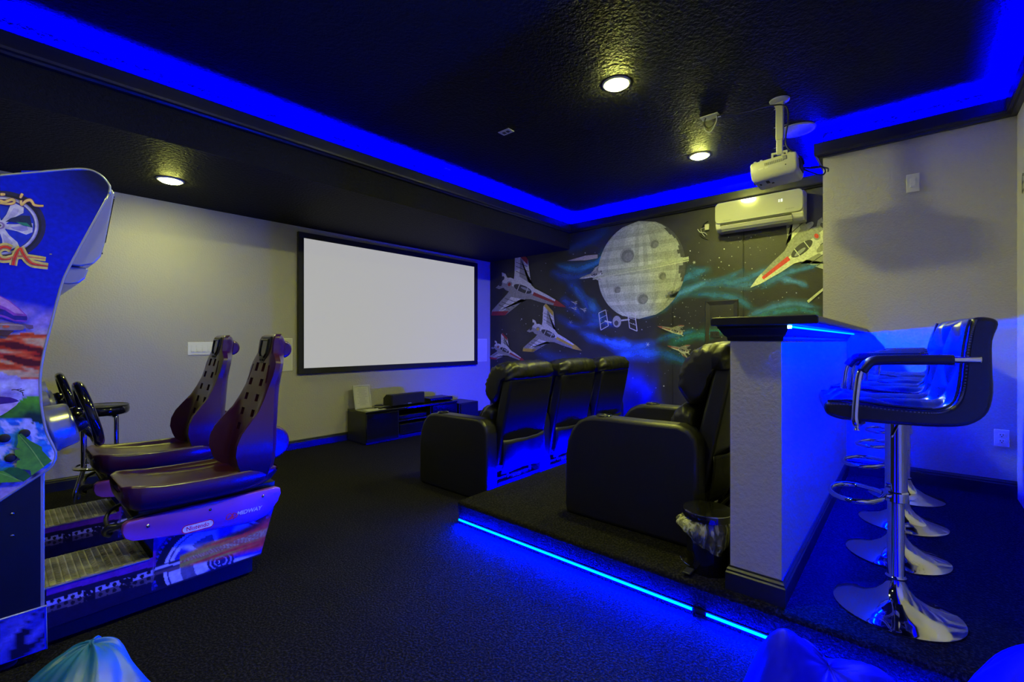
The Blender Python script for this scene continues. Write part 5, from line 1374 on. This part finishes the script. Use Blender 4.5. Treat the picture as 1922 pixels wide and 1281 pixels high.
# cut the harness slots
cb = BM()
slots = [(-.058, .66, .026, .020), (.058, .66, .026, .020)]
for i, z in enumerate((.735, .815, .895, .975, 1.055)):
    dy = (.075, .078, .080, .078, .052)[i] * (1 if i < 4 else .95)
    for s in (-1, 1):
        xi = .845 + (z-.6)*.245
        obox(cb, (xi+.02, sc0 + s*dy*(.92), z), .055, (.021, .021, .020, .020, .018)[i], .019 if i < 4 else .024, Matrix.Rotation(radians(14), 3, 'Y'))
for s in (-1, 1):
    obox(cb, (.98, sc0 + s*.118, 1.02), .06, .007, .048, Matrix.Rotation(radians(14), 3, 'Y') @ Matrix.Rotation(s*radians(10), 3, 'X'))
bmesh.ops.recalc_face_normals(cb, faces=cb.faces)
cme = bpy.data.meshes.new('cut'); cb.to_mesh(cme); cb.free(); co = bpy.data.objects.new('cut', cme); COL.objects.link(co); co.location = (0, 0, 0)
co.location = -am.matrix_basis.translation; co.parent = am
md = sb.modifiers.new('cut', 'BOOLEAN'); md.object = co; md.operation = 'DIFFERENCE'; md.solver = 'EXACT'
bpy.context.view_layer.update()
dg = bpy.context.evaluated_depsgraph_get()
nm = bpy.data.meshes.new_from_object(sb.evaluated_get(dg))
sb.modifiers.clear(); sb.data = nm
bpy.data.objects.remove(co)
for p in nm.polygons: p.use_smooth = True
try: nm.set_sharp_from_angle(angle=radians(38))
except Exception: pass
# rear speaker bulges, head pad
bm = BM()
for zc, rr, xx in ((1.155, .050, 1.062),):
    tube(bm, [(xx, sc0-.045, zc), (xx, sc0+.045, zc)], rr, 20, rs=[rr, rr])
A('rear_boss', bm, M['purple'], bevel=.012, seg=3, auto=40)
bm = BM(); tube(bm, [(.985, sc0-.10, .655), (.985, sc0+.10, .655)], .09, 28); A('rear_drum', bm, M['purple'], bevel=.014, seg=3, auto=40)
def headpt(u, v):  # u across, v up along the head
    return Vector((.985 + (v-1.12)*.18 - .014, sc0 + u, v))
hp = [(-.062, 1.225), (.062, 1.225), (.064, 1.165), (.058, 1.125), (.030, 1.085), (.0, 1.075), (-.030, 1.085), (-.058, 1.125), (-.064, 1.165)]
bm = BM(); a_ = [bm.verts.new(headpt(*p)) for p in hp]; b_ = [bm.verts.new(headpt(*p) + Vector((.03, 0, 0))) for p in hp]
bm.faces.new(a_); bm.faces.new(list(reversed(b_)))
for k in range(len(hp)): bm.faces.new([a_[k], b_[k], b_[(k+1) % len(hp)], a_[(k+1) % len(hp)]])
hd = A('head_speaker', bm, M['blackp'], bevel=.004)
hp2 = [(-.044, 1.205), (.044, 1.205), (.046, 1.16), (.042, 1.135), (.022, 1.115), (-.022, 1.115), (-.042, 1.135), (-.046, 1.16)]
bm = BM(); R2 = [[bm.verts.new(headpt(u*s_, 1.16 + (v-1.16)*s_) + Vector((o_, 0, 0))) for u, v in hp2] for s_, o_ in ((1.16, -.001), (1.08, -.007), (.98, -.007), (.9, -.001))]
for a_, b_ in zip(R2, R2[1:]):
    for k in range(8): bm.faces.new([a_[k], a_[(k+1) % 8], b_[(k+1) % 8], b_[k]])
bm.faces.new(R2[-1]); A('grille_frame', bm, M['blackg'], hd)
for s in (-1, 1):
    bm = BM(); c = headpt(s*.016, 1.098) + Vector((-.002, 0, 0)); tube(bm, [c, c + Vector((-.003, 0, 0))], .006, 10); A('rivet', bm, M['black'], hd, auto=40)
dup(am, (0.13, Y0+0.82, 0), 'far arcade racing machine, its purple seat nearer the screen wall')
